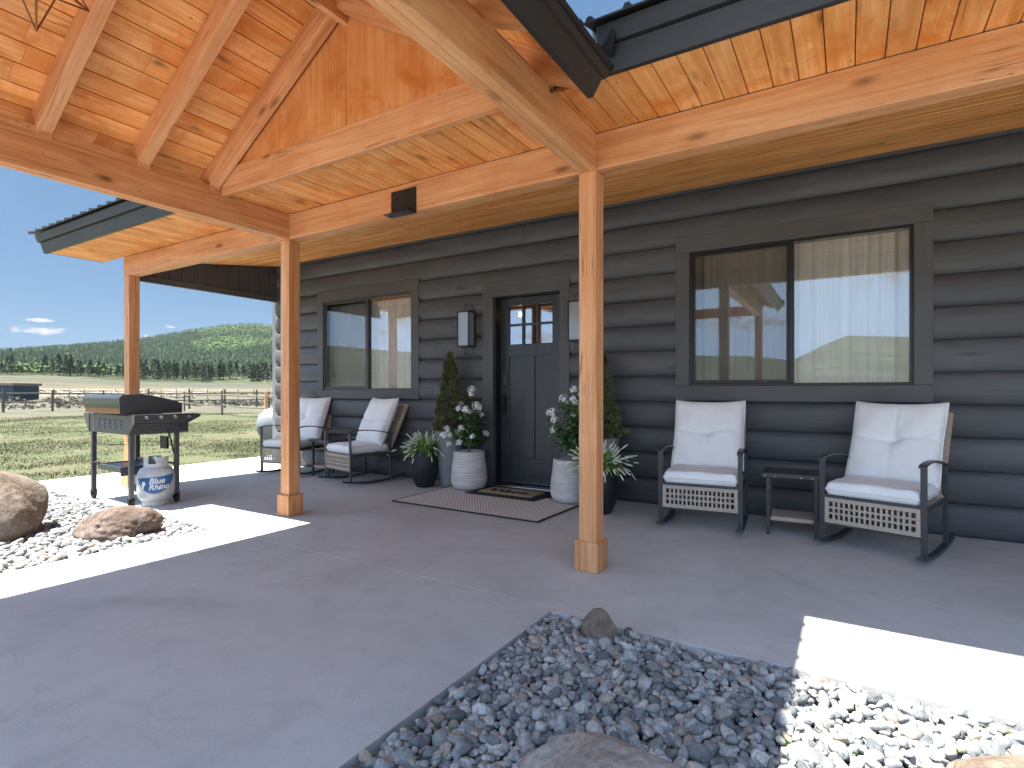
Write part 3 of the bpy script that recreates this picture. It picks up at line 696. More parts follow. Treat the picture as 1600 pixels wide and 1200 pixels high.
window(-6.205, -4.39, .96, 2.41, .113, .115, .11, .145, -5.275, 3, .085, .018, 1, m_curt2, 'narrower sliding window with dark grey trim and gathered sheer curtain', m_frameM)
window(-1.34, .534, .97, 2.443, .125, .117, .13, .142, -.397, 9, .125, .026, 0, m_curt, 'wide sliding window with dark grey trim and pleated curtain', m_black)

# room lining
b = Bag(); b.add([(-7.1,6.6,0),(7,6.6,0),(7,6.6,3),(-7.1,6.6,3)], [(0,1,2,3)]); b.add([(-7.1,5.2,2.95),(7,5.2,2.95),(7,6.6,2.95),(-7.1,6.6,2.95)], [(0,1,2,3)])
b.build('room_lining', m_inner, house)

# door -----------------------------------------------------------------------
DX0, DX1, DZ0, DZ1, DY = -3.326, -2.512, .045, 2.085, 5.215
b = Bag(); yt = WY-.05
b.box((-3.463, yt, 0.002), (DX0, yt+.06, DZ1)); b.box((DX1, yt, .002), (-2.402, yt+.06, DZ1)); dt = b.build('door_casing', m_trimZ, house, .003)
b = Bag(); b.box((-3.463, yt-.001, DZ1+.001), (-2.402, yt+.06, 2.243)); b.build('head_casing', m_trimX, dt, .003)
b = Bag(); b.box((DX0-.02, yt+.061, .0), (DX0, DY+.04, DZ1+.02)); b.box((DX1, yt+.061, 0), (DX1+.02, DY+.04, DZ1+.02)); b.box((DX0, yt+.061, DZ1), (DX1, DY+.04, DZ1+.02)); b.build('door_jamb', m_black, dt)
b = Bag(); b.box((DX0+.001, 5.03, .004), (DX1-.001, DY+.03, .035)); b.build('threshold', m_alum, dt, .004)
# the slab: stiles and rails with recessed panels
X = [DX0+.004, -3.20, -3.045, -2.875, -2.69, DX1-.004]
GX0, GX1, GZ0, GZ1 = -3.212, -2.672, 1.572, 1.998
b = Bag(); y0, y1 = DY-.022, DY+.022
b.box((X[0], y0, DZ0), (GX0, y1, DZ1-.004)); b.box((GX1, y0, DZ0), (X[-1], y1, DZ1-.004))
b.box((GX0, y0, GZ1), (GX1, y1, DZ1-.004)); b.box((GX0, y0, 1.44), (GX1, y1, GZ0)); b.box((GX0, y0, DZ0), (GX1, y1, .325))
pm0, pm1 = -3.005, -2.888
b.box((pm0, y0, .325), (pm1, y1, 1.44))
dr = b.build('door', m_door, house, .003)
b = Bag(); b.box((GX0+.0, DY-.008, .325), (pm0, DY+.01, 1.44)); b.box((pm1, DY-.008, .325), (GX1, DY+.01, 1.44)); b.build('door_panel', m_door, dr)
b = Bag(); gw = (GX1-GX0)/3; zz = (GZ0+GZ1)/2
for i in (1, 2): b.box((GX0+gw*i-.012, y0-.002, GZ0), (GX0+gw*i+.012, y1, GZ1))
b.box((GX0, y0-.0035, zz-.012), (GX1, y1, zz+.012)); b.build('muntin', m_door, dr, .002)
b = Bag(); b.box((GX0, DY-.004, GZ0), (GX1, DY+.004, GZ1)); b.build('door_glass', m_glassd, dr)
b = Bag(); b.box((DX0+.035, y0-.02, 1.12), (DX0+.095, y0-.001, 1.24)); b.box((DX0+.05, y0-.028, 1.165), (DX0+.08, y0-.02, 1.195)); b.build('keypad_lock', m_frameM, dr, .004)
b = Bag(); b.box((DX0+.045, y0-.012, .80), (DX0+.085, y0-.001, 1.02)); b.tube([(DX0+.065, y0-.01, 1.0), (DX0+.065, y0-.055, .99), (DX0+.065, y0-.06, .91), (DX0+.065, y0-.05, .83), (DX0+.065, y0-.01, .82)], .008, 8); b.build('door_handle', m_black, dr)
# bulb of the hall lamp seen through the door glass
q = MB('lit_bulb', .5); q.b.inputs['Emission Color'].default_value = (1,.62,.25,1); q.b.inputs['Emission Strength'].default_value = 45; m_bulb = q.m
hl = thing('pendant_bulb', 'small lit bulb hanging in the hall behind the door glass', 'lamp', (-3.32, 5.62, 1.965), world=True)
b = Bag(); b.lathe([(0.001,-.022),(.014,-.018),(.021,0),(.016,.018),(.008,.03)], (-3.32, 5.62, 1.965), 12); b.build('bulb', m_bulb, hl)
b = Bag(); b.tube([(-3.32,5.62,1.99), (-3.32,5.62,2.95)], .006); b.build('cord', m_black, hl)

# ================================================================ wall lamps
m_lampglass = MB('frosted_lamp_glass', .12, 0, .8, (.26,.29,.31)).m
def wall_lamp(x):
    t = thing('wall_lamp', 'black box lantern with wire frame on the siding ' + ('between the narrower window and the door' if x < -3 else 'behind the middle porch post'), 'wall lamp', (x, WY-.045, 1.75), group='lanterns either side of the door')
    b = Bag(); b.box((-.045, -.02, -.17), (.045, .0, .17)); b.build('back_plate', m_black, t, .002)
    b = Bag(); zt, zb = .19, -.20; a = .075; y0, y1 = -.135, -.02
    for sx in (-1, 1):
        for yy in (y0, y1): b.box((sx*a-.005, yy-.005, zb), (sx*a+.005, yy+.005, zt))
    for z in (zb, zt-.012):
        b.box((-a, y0-.005, z), (a, y0+.005, z+.012)); b.box((-a, y1-.005, z), (a, y1+.005, z+.012)); b.box((-a-.005, y0, z), (-a+.005, y1, z+.012)); b.box((a-.005, y0, z), (a+.005, y1, z+.012))
    b.box((-a, y0, zt-.002), (a, y1, zt+.004)); b.box((-a, y0, zb-.004), (a, y1, zb+.002)); b.build('lantern_frame', m_black, t)
    b = Bag(); b.box((-a+.006, y0+.004, zb+.004), (a-.006, y1-.004, zt-.004)); b.build('lamp_glass', m_lampglass, t)
    b = Bag(); 
    for sx in (-1, 1): b.tube([(sx*.055, -.03, -.285), (sx*.055, -.03, .275)], .0035, 6)
    b.tube([(-.055, -.03, -.285), (.055, -.03, -.285)], .0035, 6); b.tube([(-.055, -.03, .275), (.055, -.03, .275)], .0035, 6); b.build('wire_bracket', m_black, t)
wall_lamp(-3.635); wall_lamp(-2.275)

# ================================================================ star pendant
q = MB('aged_copper', .35, .9, .5, (.30,.14,.07)); m_copper = q.m
def star():
    c = Vector((-2.69, .86, 2.70)); t = thing('star_lantern', 'copper wire star lantern hanging from the portico ridge', 'lantern', c, world=True)
    b = Bag(); r0, r1 = .085, .25
    cube = [Vector(p) for p in ((1,1,1),(-1,1,1),(1,-1,1),(-1,-1,1),(1,1,-1),(-1,1,-1),(1,-1,-1),(-1,-1,-1))]
    axes = [Vector(a) for a in ((1,0,0),(-1,0,0),(0,1,0),(0,-1,0),(0,0,1),(0,0,-1))]
    rot = Matrix.Rotation(.5, 3, 'Z')
    for a in axes:
        cs = [k for k in cube if k.dot(a) > .5]
        for k in cs: b.tube([c+rot@(k*r0*.62), c+rot@(a*r1)], .0035, 6)
    for i, p in enumerate(cube):
        for k in cube[i+1:]:
            if abs((p-k).length-2) < .1: b.tube([c+rot@(p*r0*.62), c+rot@(k*r0*.62)], .0035, 6)
    b.build('wire_frame', m_copper, t)
    b = Bag(); b.lathe([(.001,-.045),(.03,-.038),(.045,0),(.03,.038),(.001,.045)], c, 16); b.build('lamp_globe', m_lampglass, t)
    b = Bag(); b.tube([c+Vector((0,0,r1)), (c.x, c.y, 3.345)], .003, 6); b.build('chain', m_copper, t)
star()

# ================================================================ rocking chairs
def wickermat():
    q = MB('wicker_weave', .65, 0, .3); c = q.coord(); w_ = q.noise(q.map(c, (160, 160, 160)), 1, 3, .6); b_ = q.noise(c, 6, 3)
    v = q.ramp(w_, [(.3, (.22,.17,.13)), (.5, (.46,.38,.31)), (.72, (.62,.54,.46))]); q.col(v); q.bump(w_, .8, .004); return q.m
m_wicker = wickermat()
def clothmat():
    q = MB('offwhite_canvas', .9, 0, .2); c = q.coord(); w_ = q.noise(q.map(c, (300, 300, 300)), 1, 2); b_ = q.noise(c, 5, 5, .6)
    q.col(q.ramp(b_, [(.3, (.76,.78,.79)), (.7, (.84,.855,.86))])); q.bump(q.math('ADD', q.math('MULTIPLY', w_, .15), b_), .35, .02); return q.m
m_cloth = clothmat()
def lattice(b, o, u, v, lu, lv, nu, nv, wd=.014, th=.008, border=.026):
    o = Vector(o); u = Vector(u).normalized(); v = Vector(v).normalized(); n = u.cross(v)
    b.obox(o, u, v, n, lu, border, th*1.6); b.obox(o+v*(lv-border), u, v, n, lu, border, th*1.6)
    b.obox(o+v*border, u, v, n, border, lv-2*border, th*1.6); b.obox(o+v*border+u*(lu-border), u, v, n, border, lv-2*border, th*1.6)
    for i in range(1, nu): b.obox(o+u*(border+(lu-2*border)*i/nu-wd/2)+v*border+n*.002, u, v, n, wd, lv-2*border, th)
    for i in range(1, nv): b.obox(o+v*(border+(lv-2*border)*i/nv-wd/2)+u*border+n*.003, u, v, n, lu-2*border, wd, th)
def cushion(name, parent, o, u, v, lu, lv, th, tuft=0., seed=0, nub=18, puff=1., pw=3.2, ex=.42):
    o = Vector(o); u = Vector(u).normalized(); v = Vector(v).normalized(); n = u.cross(v).normalized(); b = Bag()
    N_ = nub*2; V = []
    def h(s, t):
        e = max(0., 1-abs(2*s-1)**pw)**ex*max(0., 1-abs(2*t-1)**pw)**ex
        d = 1.
        if tuft:
            r = math.hypot((s-.5)*lu, (t-.5)*lv); d -= tuft*math.exp(-(r/.045)**2)+tuft*.35*math.exp(-(r/.12)**2)
            for ang in (.5, 2.2, 3.9, 5.4, 1.4, 4.6):
                ca_, sa_ = math.cos(ang+seed), math.sin(ang+seed); x_, y_ = (s-.5)*lu, (t-.5)*lv
                al_ = x_*ca_+y_*sa_; pr_ = -x_*sa_+y_*ca_
                if al_ > 0: d -= tuft*.22*math.exp(-(pr_/.010)**2)*math.exp(-al_/.10)
            cr = math.exp(-(((t-.50-.03*math.sin(s*7+seed))*lv)/.013)**2)*.13+math.exp(-(((s-.5+.02*math.sin(t*6))*lu)/.013)**2)*.10*(1 if t > .5 else .6); d -= cr
        return e*d
    for side in (1, -1):
        for j in range(N_+1):
            for i in range(N_+1):
                s = i/N_; t = j/N_
                sag = .022*(1-abs(2*s-1)**2)*(1 if t > .5 else .4)*((2*t-1)**2) if tuft else .004*(1-abs(2*s-1)**2)
                wob = .006*noise.noise(Vector((s*5+seed, t*5, side)))
                hh = h(s, t)*th/2*puff*(1+.12*noise.noise(Vector((s*3.3+seed*3, t*3.3, side*4))))+wob*h(s, t)
                inx = .014*math.sin(math.pi*t)**2*(1-2*s)*1.0 if tuft else 0
                V.append(o+u*((s+inx)*lu)+v*(t*lv-sag*(2*t-1)*1.0)+n*(side*hh))
    M_ = (N_+1)**2; F = []
    for j in range(N_):
        for i in range(N_):
            a = j*(N_+1)+i; F.append((a, a+1, a+N_+2, a+N_+1)); F.append((M_+a, M_+a+N_+1, M_+a+N_+2, M_+a+1))
    b.add(V, F, True)
    # welt
    per = [(i/N_, 0) for i in range(N_+1)]+[(1, j/N_) for j in range(1, N_+1)]+[(1-i/N_, 1) for i in range(1, N_+1)]+[(0, 1-j/N_) for j in range(1, N_)]
    pts = []
    for s, t in per:
        sag = .022*(1-abs(2*s-1)**2)*(1 if t > .5 else .4)*((2*t-1)**2) if tuft else .004*(1-abs(2*s-1)**2)
        inx = .014*math.sin(math.pi*t)**2*(1-2*s) if tuft else 0
        pts.append(o+u*((s+inx)*lu)+v*(t*lv-sag*(2*t-1)))
    b.tube(pts+[pts[0]], .005, 6, cap=False)
    c_ = b.build(name, m_cloth, parent)
    md = c_.modifiers.new('weld', 'WELD'); md.merge_threshold = .0004
    return c_
def make_chair():
    t = thing('rocking_chair', 'x', 'rocking chair', group='rocking chairs along the porch wall')
    hw = .285
    def arcz(y): return .018+.26*((y-.02)**2)+(.35*(abs(y-.02)-.3)**2 if abs(y-.02) > .3 else 0)
    for s in (-1, 1):
        x = s*hw; b = Bag(); ys = [-.36+.80*i/20 for i in range(21)]
        vs = [];
        for y in ys:
            z = arcz(y); vs += [(x-.019, y, z-.011), (x+.019, y, z-.011), (x+.019, y, z+.011), (x-.019, y, z+.011)]
        fs = [(4*i+k, 4*i+(k+1) % 4, 4*i+4+(k+1) % 4, 4*i+4+k) for i in range(20) for k in range(4)]+[(3,2,1,0), (80,81,82,83)]
        b.add(vs, fs); b.build('rocker', m_frameM, t, .002)
        b = Bag(); b.bar((x, -.265, arcz(-.265)), (x, -.275, .598), .034, .016, (0,1,0)); b.build('leg', m_frameM, t, .002)
        b = Bag(); b.bar((x, .262, arcz(.262)), (x, .235, .562), .030, .018, (0,1,0)); b.build('leg', m_frameM, t, .002)
        b = Bag(); ap = [(-.31, .592), (-.28, .604), (-.2, .613), (-.1, .614), (0, .607), (.1, .593), (.2, .573), (.29, .548)]
        vs = []
        for y, z in ap: vs += [(x-.021, y, z-.005), (x+.021, y, z-.005), (x+.021, y, z+.006), (x-.021, y, z+.006)]
        n_ = len(ap); fs = [(4*i+k, 4*i+(k+1) % 4, 4*i+4+(k+1) % 4, 4*i+4+k) for i in range(n_-1) for k in range(4)]+[(3,2,1,0), (4*n_-4, 4*n_-3, 4*n_-2, 4*n_-1)]
        b.add(vs, fs); b.build('armrest', m_frameM, t, .002)
    b = Bag()
    for s in (-1, 1): b.box((s*hw-.011, -.265, .318), (s*hw+.011, .25, .345))
    b.box((-hw, -.278, .335), (hw, -.258, .355)); b.box((-hw, .235, .318), (hw, .255, .345)); b.box((-hw, -.268, .150), (hw, -.250, .166)); b.build('seat_frame', m_frameM, t, .002)
    b = Bag(); lattice(b, (-hw+.015, -.262, .165), (1,0,0), (0,0,1), 2*hw-.03, .170, 16, 3, wd=.013); b.obox((-hw+.015, -.26, .33), (1,0,0), (0,1,0), (0,0,1), 2*hw-.03, .50, .012); b.build('wicker_seat', m_wicker, t)
    bd = Vector((0, .27, .56)).normalized(); b = Bag(); lattice(b, (-hw+.02, .225, .33), (1,0,0), bd, 2*hw-.04, .63, 15, 18, wd=.013)
    for s in (-1, 1): b.bar(Vector((s*(hw-.02), .222, .30)), Vector((s*(hw-.02), .222, .30))+bd*.665, .026, .026, (0,1,0))
    b.build('wicker_back', m_wicker, t)
    cushion('seat_cushion', t, (-hw+.02, -.275, .393), (1,0,0), (0,1,.02), 2*hw-.04, .50, .105, 0., 1, puff=1., pw=14., ex=.30, nub=26)
    cushion('back_cushion', t, (-hw+.01, .125, .425), (1,0,0), (0, .25, .56), 2*hw-.015, .60, .16, .34, 2, puff=1.1, nub=26, pw=3.6, ex=.4)
    return t
chair0 = make_chair(); first = True
for (x, y, a, lb) in [(-6.12, 4.62, 13, 'rocking chair with white cushions nearest the house corner, behind a porch post'),
                      (-4.93, 4.60, -13, 'rocking chair with white cushions beside the black pot of grass, left of the door'),
                      (-.975, 4.52, 5, 'rocking chair with white cushions nearer the door under the wide window'),
                      (.205, 4.48, -18, 'rocking chair with white cushions turned toward the slatted table, farthest from the door')]:
    t = chair0 if first else copytree(chair0); first = False
    t.location = (x, y, .0); t.rotation_euler = (0, 0, R(a)); t['label'] = lb
# side tables -----------------------------------------------------------------
def make_table():
    t = thing('side_table', 'x', 'side table', group='slatted side tables between the rocking chairs')
    b = Bag(); w_, d_ = .20, .19; zt = .455
    b.box((-w_, -d_, zt-.028), (w_, -d_+.022, zt)); b.box((-w_, d_-.022, zt-.028), (w_, d_, zt)); b.box((-w_, -d_+.022, zt-.028), (-w_+.022, d_-.022, zt)); b.box((w_-.022, -d_+.022, zt-.028), (w_, d_-.022, zt))
    for i in range(4): x = -w_+.024+i*(2*w_-.048)/4; b.box((x+.003, -d_+.023, zt-.012), (x+(2*w_-.048)/4-.003, d_-.023, zt-.002))
    b.build('table_top', m_frameM, t, .0015)
    for sx in (-1, 1):
        for sy in (-1, 1):
            b = Bag(); b.box((sx*.155-.013, sy*.15-.013, 0), (sx*.155+.013, sy*.15+.013, zt-.029)); b.build('leg', m_frameM, t, .002)
    b = Bag(); b.box((-.142, -.15, .105), (.142, .15, .135)); b.build('lower_shelf', m_wicker, t, .008)
    b = Bag()
    for x in (-.175, -.11, .06, .13): b.tube([(x, -d_, zt-.022), (x, -d_-.003, zt-.022)], .004, 6)
    b.build('screw', m_alum, t)
    return t
tb = make_table(); tb.location = (-.355, 4.60, 0); tb.rotation_euler = (0, 0, R(3)); tb['label'] = 'black slatted side table under the wide window, between the two chairs'
t2 = copytree(tb); t2.location = (-5.55, 4.72, 0); t2.rotation_euler = (0, 0, R(-3)); t2['label'] = 'black slatted side table mostly hidden between the chairs by the house corner'

# ================================================================ rug and mat
def rugmat():
    q = MB('woven_rug', .95, 0, .05); c = q.coord()
    m = q.map(c, (1, 1, 1)); ck = q.n.new('ShaderNodeTexChecker'); q.l.new(q.map(c, (64, 46, 0), (0,0,.0), (.01,.01,.5)), ck.inputs['Vector']); ck.inputs['Scale'].default_value = 1
    n_ = q.noise(c, 260, 3, .7)
    v = q.mix(ck.outputs['Fac'], (.44,.41,.38), (.90,.87,.82)); v = q.mix(q.math('MULTIPLY', n_, .5), v, (.30,.27,.24)); q.col(v); q.bump(q.math('ADD', ck.outputs['Fac'], n_), .7, .004); return q.m
b = Bag(); b.prism([(-3.71, 3.885), (-2.12, 3.855), (-2.10, 4.76), (-3.72, 4.80)], 2, .003, .012); rug = b.build('rug', rugmat(), None, .003); tag(rug, 'checked tan and brown woven rug lying at the front door', 'rug')
b = Bag()
P_ = [(-3.71, 3.885), (-2.12, 3.855), (-2.10, 4.76), (-3.72, 4.80)]
for i in range(4):
    a, c_ = P_[i], P_[(i+1) % 4]; b.bar((*a, .0085), (*c_, .0085), .013, .011)
b.build('rug_binding', MB('dark_binding', .9, color=(.035,.033,.035)).m, rug)
def coir():
    q = MB('coir_fibre', .95, 0, .05); c = q.coord(); n_ = q.noise(c, 320, 3, .8); q.col(q.ramp(n_, [(.3, (.28,.21,.13)), (.7, (.55,.44,.30))])); q.bump(n_, 1., .006); return q.m
mt = thing('door_mat', 'black-bordered coir doormat lettered in script, on the rug at the threshold', 'doormat', (-2.93, 4.79, .012), R(-1.5))
b = Bag(); b.box((-.41, -.25, .001), (.41, .24, .010)); b.build('rubber_border', paintm('rubber_mat', (.028,.027,.028), .8, None, .3), mt, .003)
b = Bag()
for i in range(27):
    for yy in (-.20, .19): b.box((-.35+i*.027-.009, yy-.015, .010), (-.35+i*.027+.009, yy+.012, .015))
for i in range(13):
    for xx in (-.355, .355): b.box((xx-.015, -.165+i*.027-.009, .010), (xx+.012, -.165+i*.027+.009, .015))
b.build('border_pattern', m_rubber, mt)
b = Bag(); b.box((-.315, -.155, .011), (.315, .145, .020)); b.build('coir_field', coir(), mt, .003)
def textmesh(txt, size, shear=0., ext=.001, offset=0.0, space=1.):
    cu = bpy.data.curves.new('t', 'FONT'); cu.body = txt; cu.size = size; cu.shear = shear; cu.extrude = ext; cu.offset = offset; cu.align_x = 'CENTER'; cu.space_character = space
    o = bpy.data.objects.new('t', cu); C.objects.link(o); dg = bpy.context.evaluated_depsgraph_get(); dg.update(); me = bpy.data.meshes.new_from_object(o.evaluated_get(dg))
    bpy.data.objects.remove(o); bpy.data.curves.remove(cu); return me
# cursive "Welcome" from strokes
def stroke(pts, closed=False, n=10):
    out = []; P4 = [Vector((*p, 0)) for p in pts]
    for i in range(len(P4)-1):
        p0 = P4[max(i-1, 0)]; p1 = P4[i]; p2 = P4[i+1]; p3 = P4[min(i+2, len(P4)-1)]
        for k in range(n):
            t = k/n; out.append(.5*((2*p1)+(p2-p0)*t+(2*p0-5*p1+4*p2-p3)*t*t+(3*p1-p0-3*p2+p3)*t**3))
    out.append(P4[-1]); return out
def E_(x): return [(x, .35), (x+.35, .55), (x+.38, .9), (x+.15, 1.), (x-.02, .6), (x+.1, .1), (x+.4, 0), (x+.75, .3)]
ws = [[(-.3, 1.75), (0, 1.9), (.1, 1.2), (.2, 0.), (.65, 1.3), (.8, 0), (1.3, 1.5), (1.7, 1.9), (1.55, 1.5)], E_(1.9), [(2.65,.3),(3.05,1.2),(3.05,1.95),(2.85,1.9),(2.8,.9),(2.9,.1),(3.1,0),(3.4,.3)],
      [(4.0,.8),(3.8,1.),(3.5,.8),(3.45,.3),(3.7,0),(4.0,.1),(4.3,.4)], [(4.7,1.),(4.4,.8),(4.35,.3),(4.6,0),(4.9,.3),(4.9,.8),(4.7,1.),(5.0,.85),(5.3,.9)],
      [(5.3,.9),(5.4,0),(5.45,.7),(5.7,1.),(5.8,.6),(5.8,0),(5.9,.7),(6.15,1.),(6.25,.6),(6.3,.05),(6.55,.3)], E_(6.5)+[(7.8,.6)]]
b = Bag(); k_ = .062
for s_ in ws:
    pt = [(p.x*k_-.23, p.y*k_-.07, .0205) for p in stroke(s_)]; b.tube(pt, .005, 6)
b.build('script_lettering', m_rubber, mt)

# ================================================================ potted plants
def potmat(name, tone, ringy=.3, rough=.75):
    q = MB(name, rough, 0, .3); c = q.coord(); n_ = q.noise(q.map(c, (3, 3, 70)), 1., 5, .65, .3); b_ = q.noise(c, 4, 5, .6)
    v = q.ramp(b_, [(.3, tuple(t*.88 for t in tone)), (.7, tuple(min(1, t*1.08) for t in tone))]); v = q.mix(q.math('MULTIPLY', q.ramp(n_, [(.42, 1.), (.55, 0.)]), ringy), v, tuple(t*.5 for t in tone))
    q.col(v); q.bump(n_, .5, .004); return q.m
m_potW = potmat('whitewashed_stoneware', (.62,.59,.575), .45); m_potB = potmat('matte_black_glaze', (.020,.021,.025), .15, .45); m_potG = potmat('grey_green_planter', (.22,.235,.235), .2, .6)
m_soil = MB('dark_soil', .95, color=(.03,.02,.014)).m
def leafmat(name, a, b_, rough=.5, trans=.0, tip=None):
    q = MB(name, rough, 0, .35); r = q.island(); c = q.coord(); n_ = q.noise(c, 14, 3)
    v = q.ramp(q.math('ADD', q.math('MULTIPLY', r, .7), q.math('MULTIPLY', n_, .3)), [(.1, a), (.8, b_)]); q.col(v); return q.m
m_leafF = leafmat('shrub_leaf', (.09,.19,.07), (.20,.34,.13)); m_leafE = leafmat('evergreen_spray', (.055,.066,.028), (.18,.18,.08), .7)
m_blade = leafmat('grass_blade', (.09,.24,.035), (.24,.44,.10)); m_tip = leafmat('white_flower_spike', (.55,.62,.42), (.78,.80,.68), .7)
m_petal = MB('white_petal', .7, 0, .3, (.80,.80,.82)).m; m_stem = MB('brown_stem', .8, color=(.16,.11,.07)).m
def pot(prof, m, parent, name='pot'):
    b = Bag(); b.lathe(prof, n=48); return b.build(name, m, parent)
def soil(parent, r, z):
    b = Bag(); b.lathe([(.001, z+.012), (r*.6, z+.008), (r, z)], n=24); b.build('soil', m_soil, parent)
def leaf(b, base, d, up, L_, W_, bend=.25):
    base = Vector(base); d = Vector(d).normalized(); s = d.cross(Vector(up)); 
    if s.length < .05: s = d.cross(Vector((1,0,0)))
    s.normalize(); n = s.cross(d).normalized()
    pts = [base, base+d*L_*.35+s*W_*.5+n*L_*.05, base+d*L_*.35-s*W_*.5+n*L_*.05, base+d*L_*.72+s*W_*.42-n*L_*bend*.25, base+d*L_*.72-s*W_*.42-n*L_*bend*.25, base+d*L_-n*L_*bend, base+d*L_*.35+n*L_*.0, base+d*L_*.72-n*L_*(bend*.25+.05)]
    b.add(pts, [(0,1,6), (0,6,2), (1,3,7,6), (6,7,4,2), (3,5,7), (7,5,4)], True)
def grass_pot(label, loc, seed):
    rg = random.Random(seed); t = thing('potted_grass', label, 'potted plant', loc, rg.uniform(0, 6))
    hh = .40; pot([(.001,.004),(.085,.004),(.10,.02),(.125,.08),(.146,.17),(.150,.25),(.140,.34),(.125,.39),(.122,.40),(.112,.40),(.112,.36)], m_potB, t); soil(t, .112, .365)
    b = Bag(); tp = Bag()
    for i in range(700):
        a = rg.uniform(0, 6.283); r = .09*math.sqrt(rg.random()); L_ = rg.uniform(.12, .235); tl = rg.uniform(.1, 1.15)*(.4+r/.09)
        base = Vector((r*math.cos(a), r*math.sin(a), .37)); out = Vector((math.cos(a+rg.uniform(-.6,.6)), math.sin(a+rg.uniform(-.6,.6)), 0)); wv = rg.uniform(.004, .008)
        pts = []
        for k in range(5):
            s = k/4; ang = tl*(.35+.9*s); pts.append(base+out*(L_*s*math.sin(ang))+Vector((0,0,L_*s*math.cos(ang)))) 
        sd = out.cross(Vector((0,0,1))).normalized()
        vs = []
        for k, p in enumerate(pts): ww = wv*(1-.75*(k/4)**2); vs += [p-sd*ww, p+sd*ww]
        b.add(vs, [(2*k, 2*k+1, 2*k+3, 2*k+2) for k in range(4)], True)
        if rg.random() < .26:
            e = pts[-1]; dd = (pts[-1]-pts[-2]).normalized(); l2 = rg.uniform(.03, .055)
            tp.tube([e-dd*l2*.7, e-dd*l2*.2, e+dd*l2*.5, e+dd*l2*.8], [.003, .0062, .0055, .001], 5)
    b.build('foliage', m_blade, t); tp.build('flower_spike', m_tip, t)
def cone_pot(label, loc, seed, H0=.62, HT=.88):
    rg = random.Random(seed); t = thing('potted_evergreen', label, 'potted plant', loc, 0)
    pot([(.001,.004),(.095,.004),(.105,.015),(.125,.2),(.150,.42),(.168,.58),(.172,.605),(.172,.62),(.158,.62),(.155,.58)], m_potG, t); soil(t, .155, .585)
    b = Bag(); b.tube([(0,0,.56), (.01,0,.9), (0,.01,H0+HT*.95)], [.014, .01, .003], 6); b.build('trunk', m_stem, t)
    b = Bag()
    for i in range(2300):
        s = rg.random()**1.25; z = H0+.0+HT*s*.97; rmax = .215*(1-s)**.85*(.80+.36*noise.noise(Vector((seed, s*9, i % 7)))); a = rg.uniform(0, 6.283)
        lob = 1+.42*noise.noise(Vector((math.cos(a)*1.6, math.sin(a)*1.6, z*7+seed)))
        r = rmax*lob*(.35+.65*math.sqrt(rg.random())); base = Vector((r*math.cos(a), r*math.sin(a), z))
        d = Vector((math.cos(a)*.75+rg.uniform(-.4,.4), math.sin(a)*.75+rg.uniform(-.4,.4), rg.uniform(.15, .95))).normalized()
        L_ = rg.uniform(.04, .078)*(1 if s < .9 else .7); sd = d.cross(Vector((rg.uniform(-1,1), rg.uniform(-1,1), rg.uniform(-1,1)))).normalized()
        p1 = base+d*L_
        for q_ in (-1, 0, 1):   # a small flat spray of three
            dd = (d+sd*.55*q_).normalized(); ss = dd.cross(sd.cross(d)).normalized() if q_ else sd
            m0 = base+dd*L_*.5; b.add([base, m0+ss*L_*.085, base+dd*L_*(1-.2*abs(q_)), m0-ss*L_*.085], [(0,1,2,3)])
    b.build('foliage', m_leafE, t)
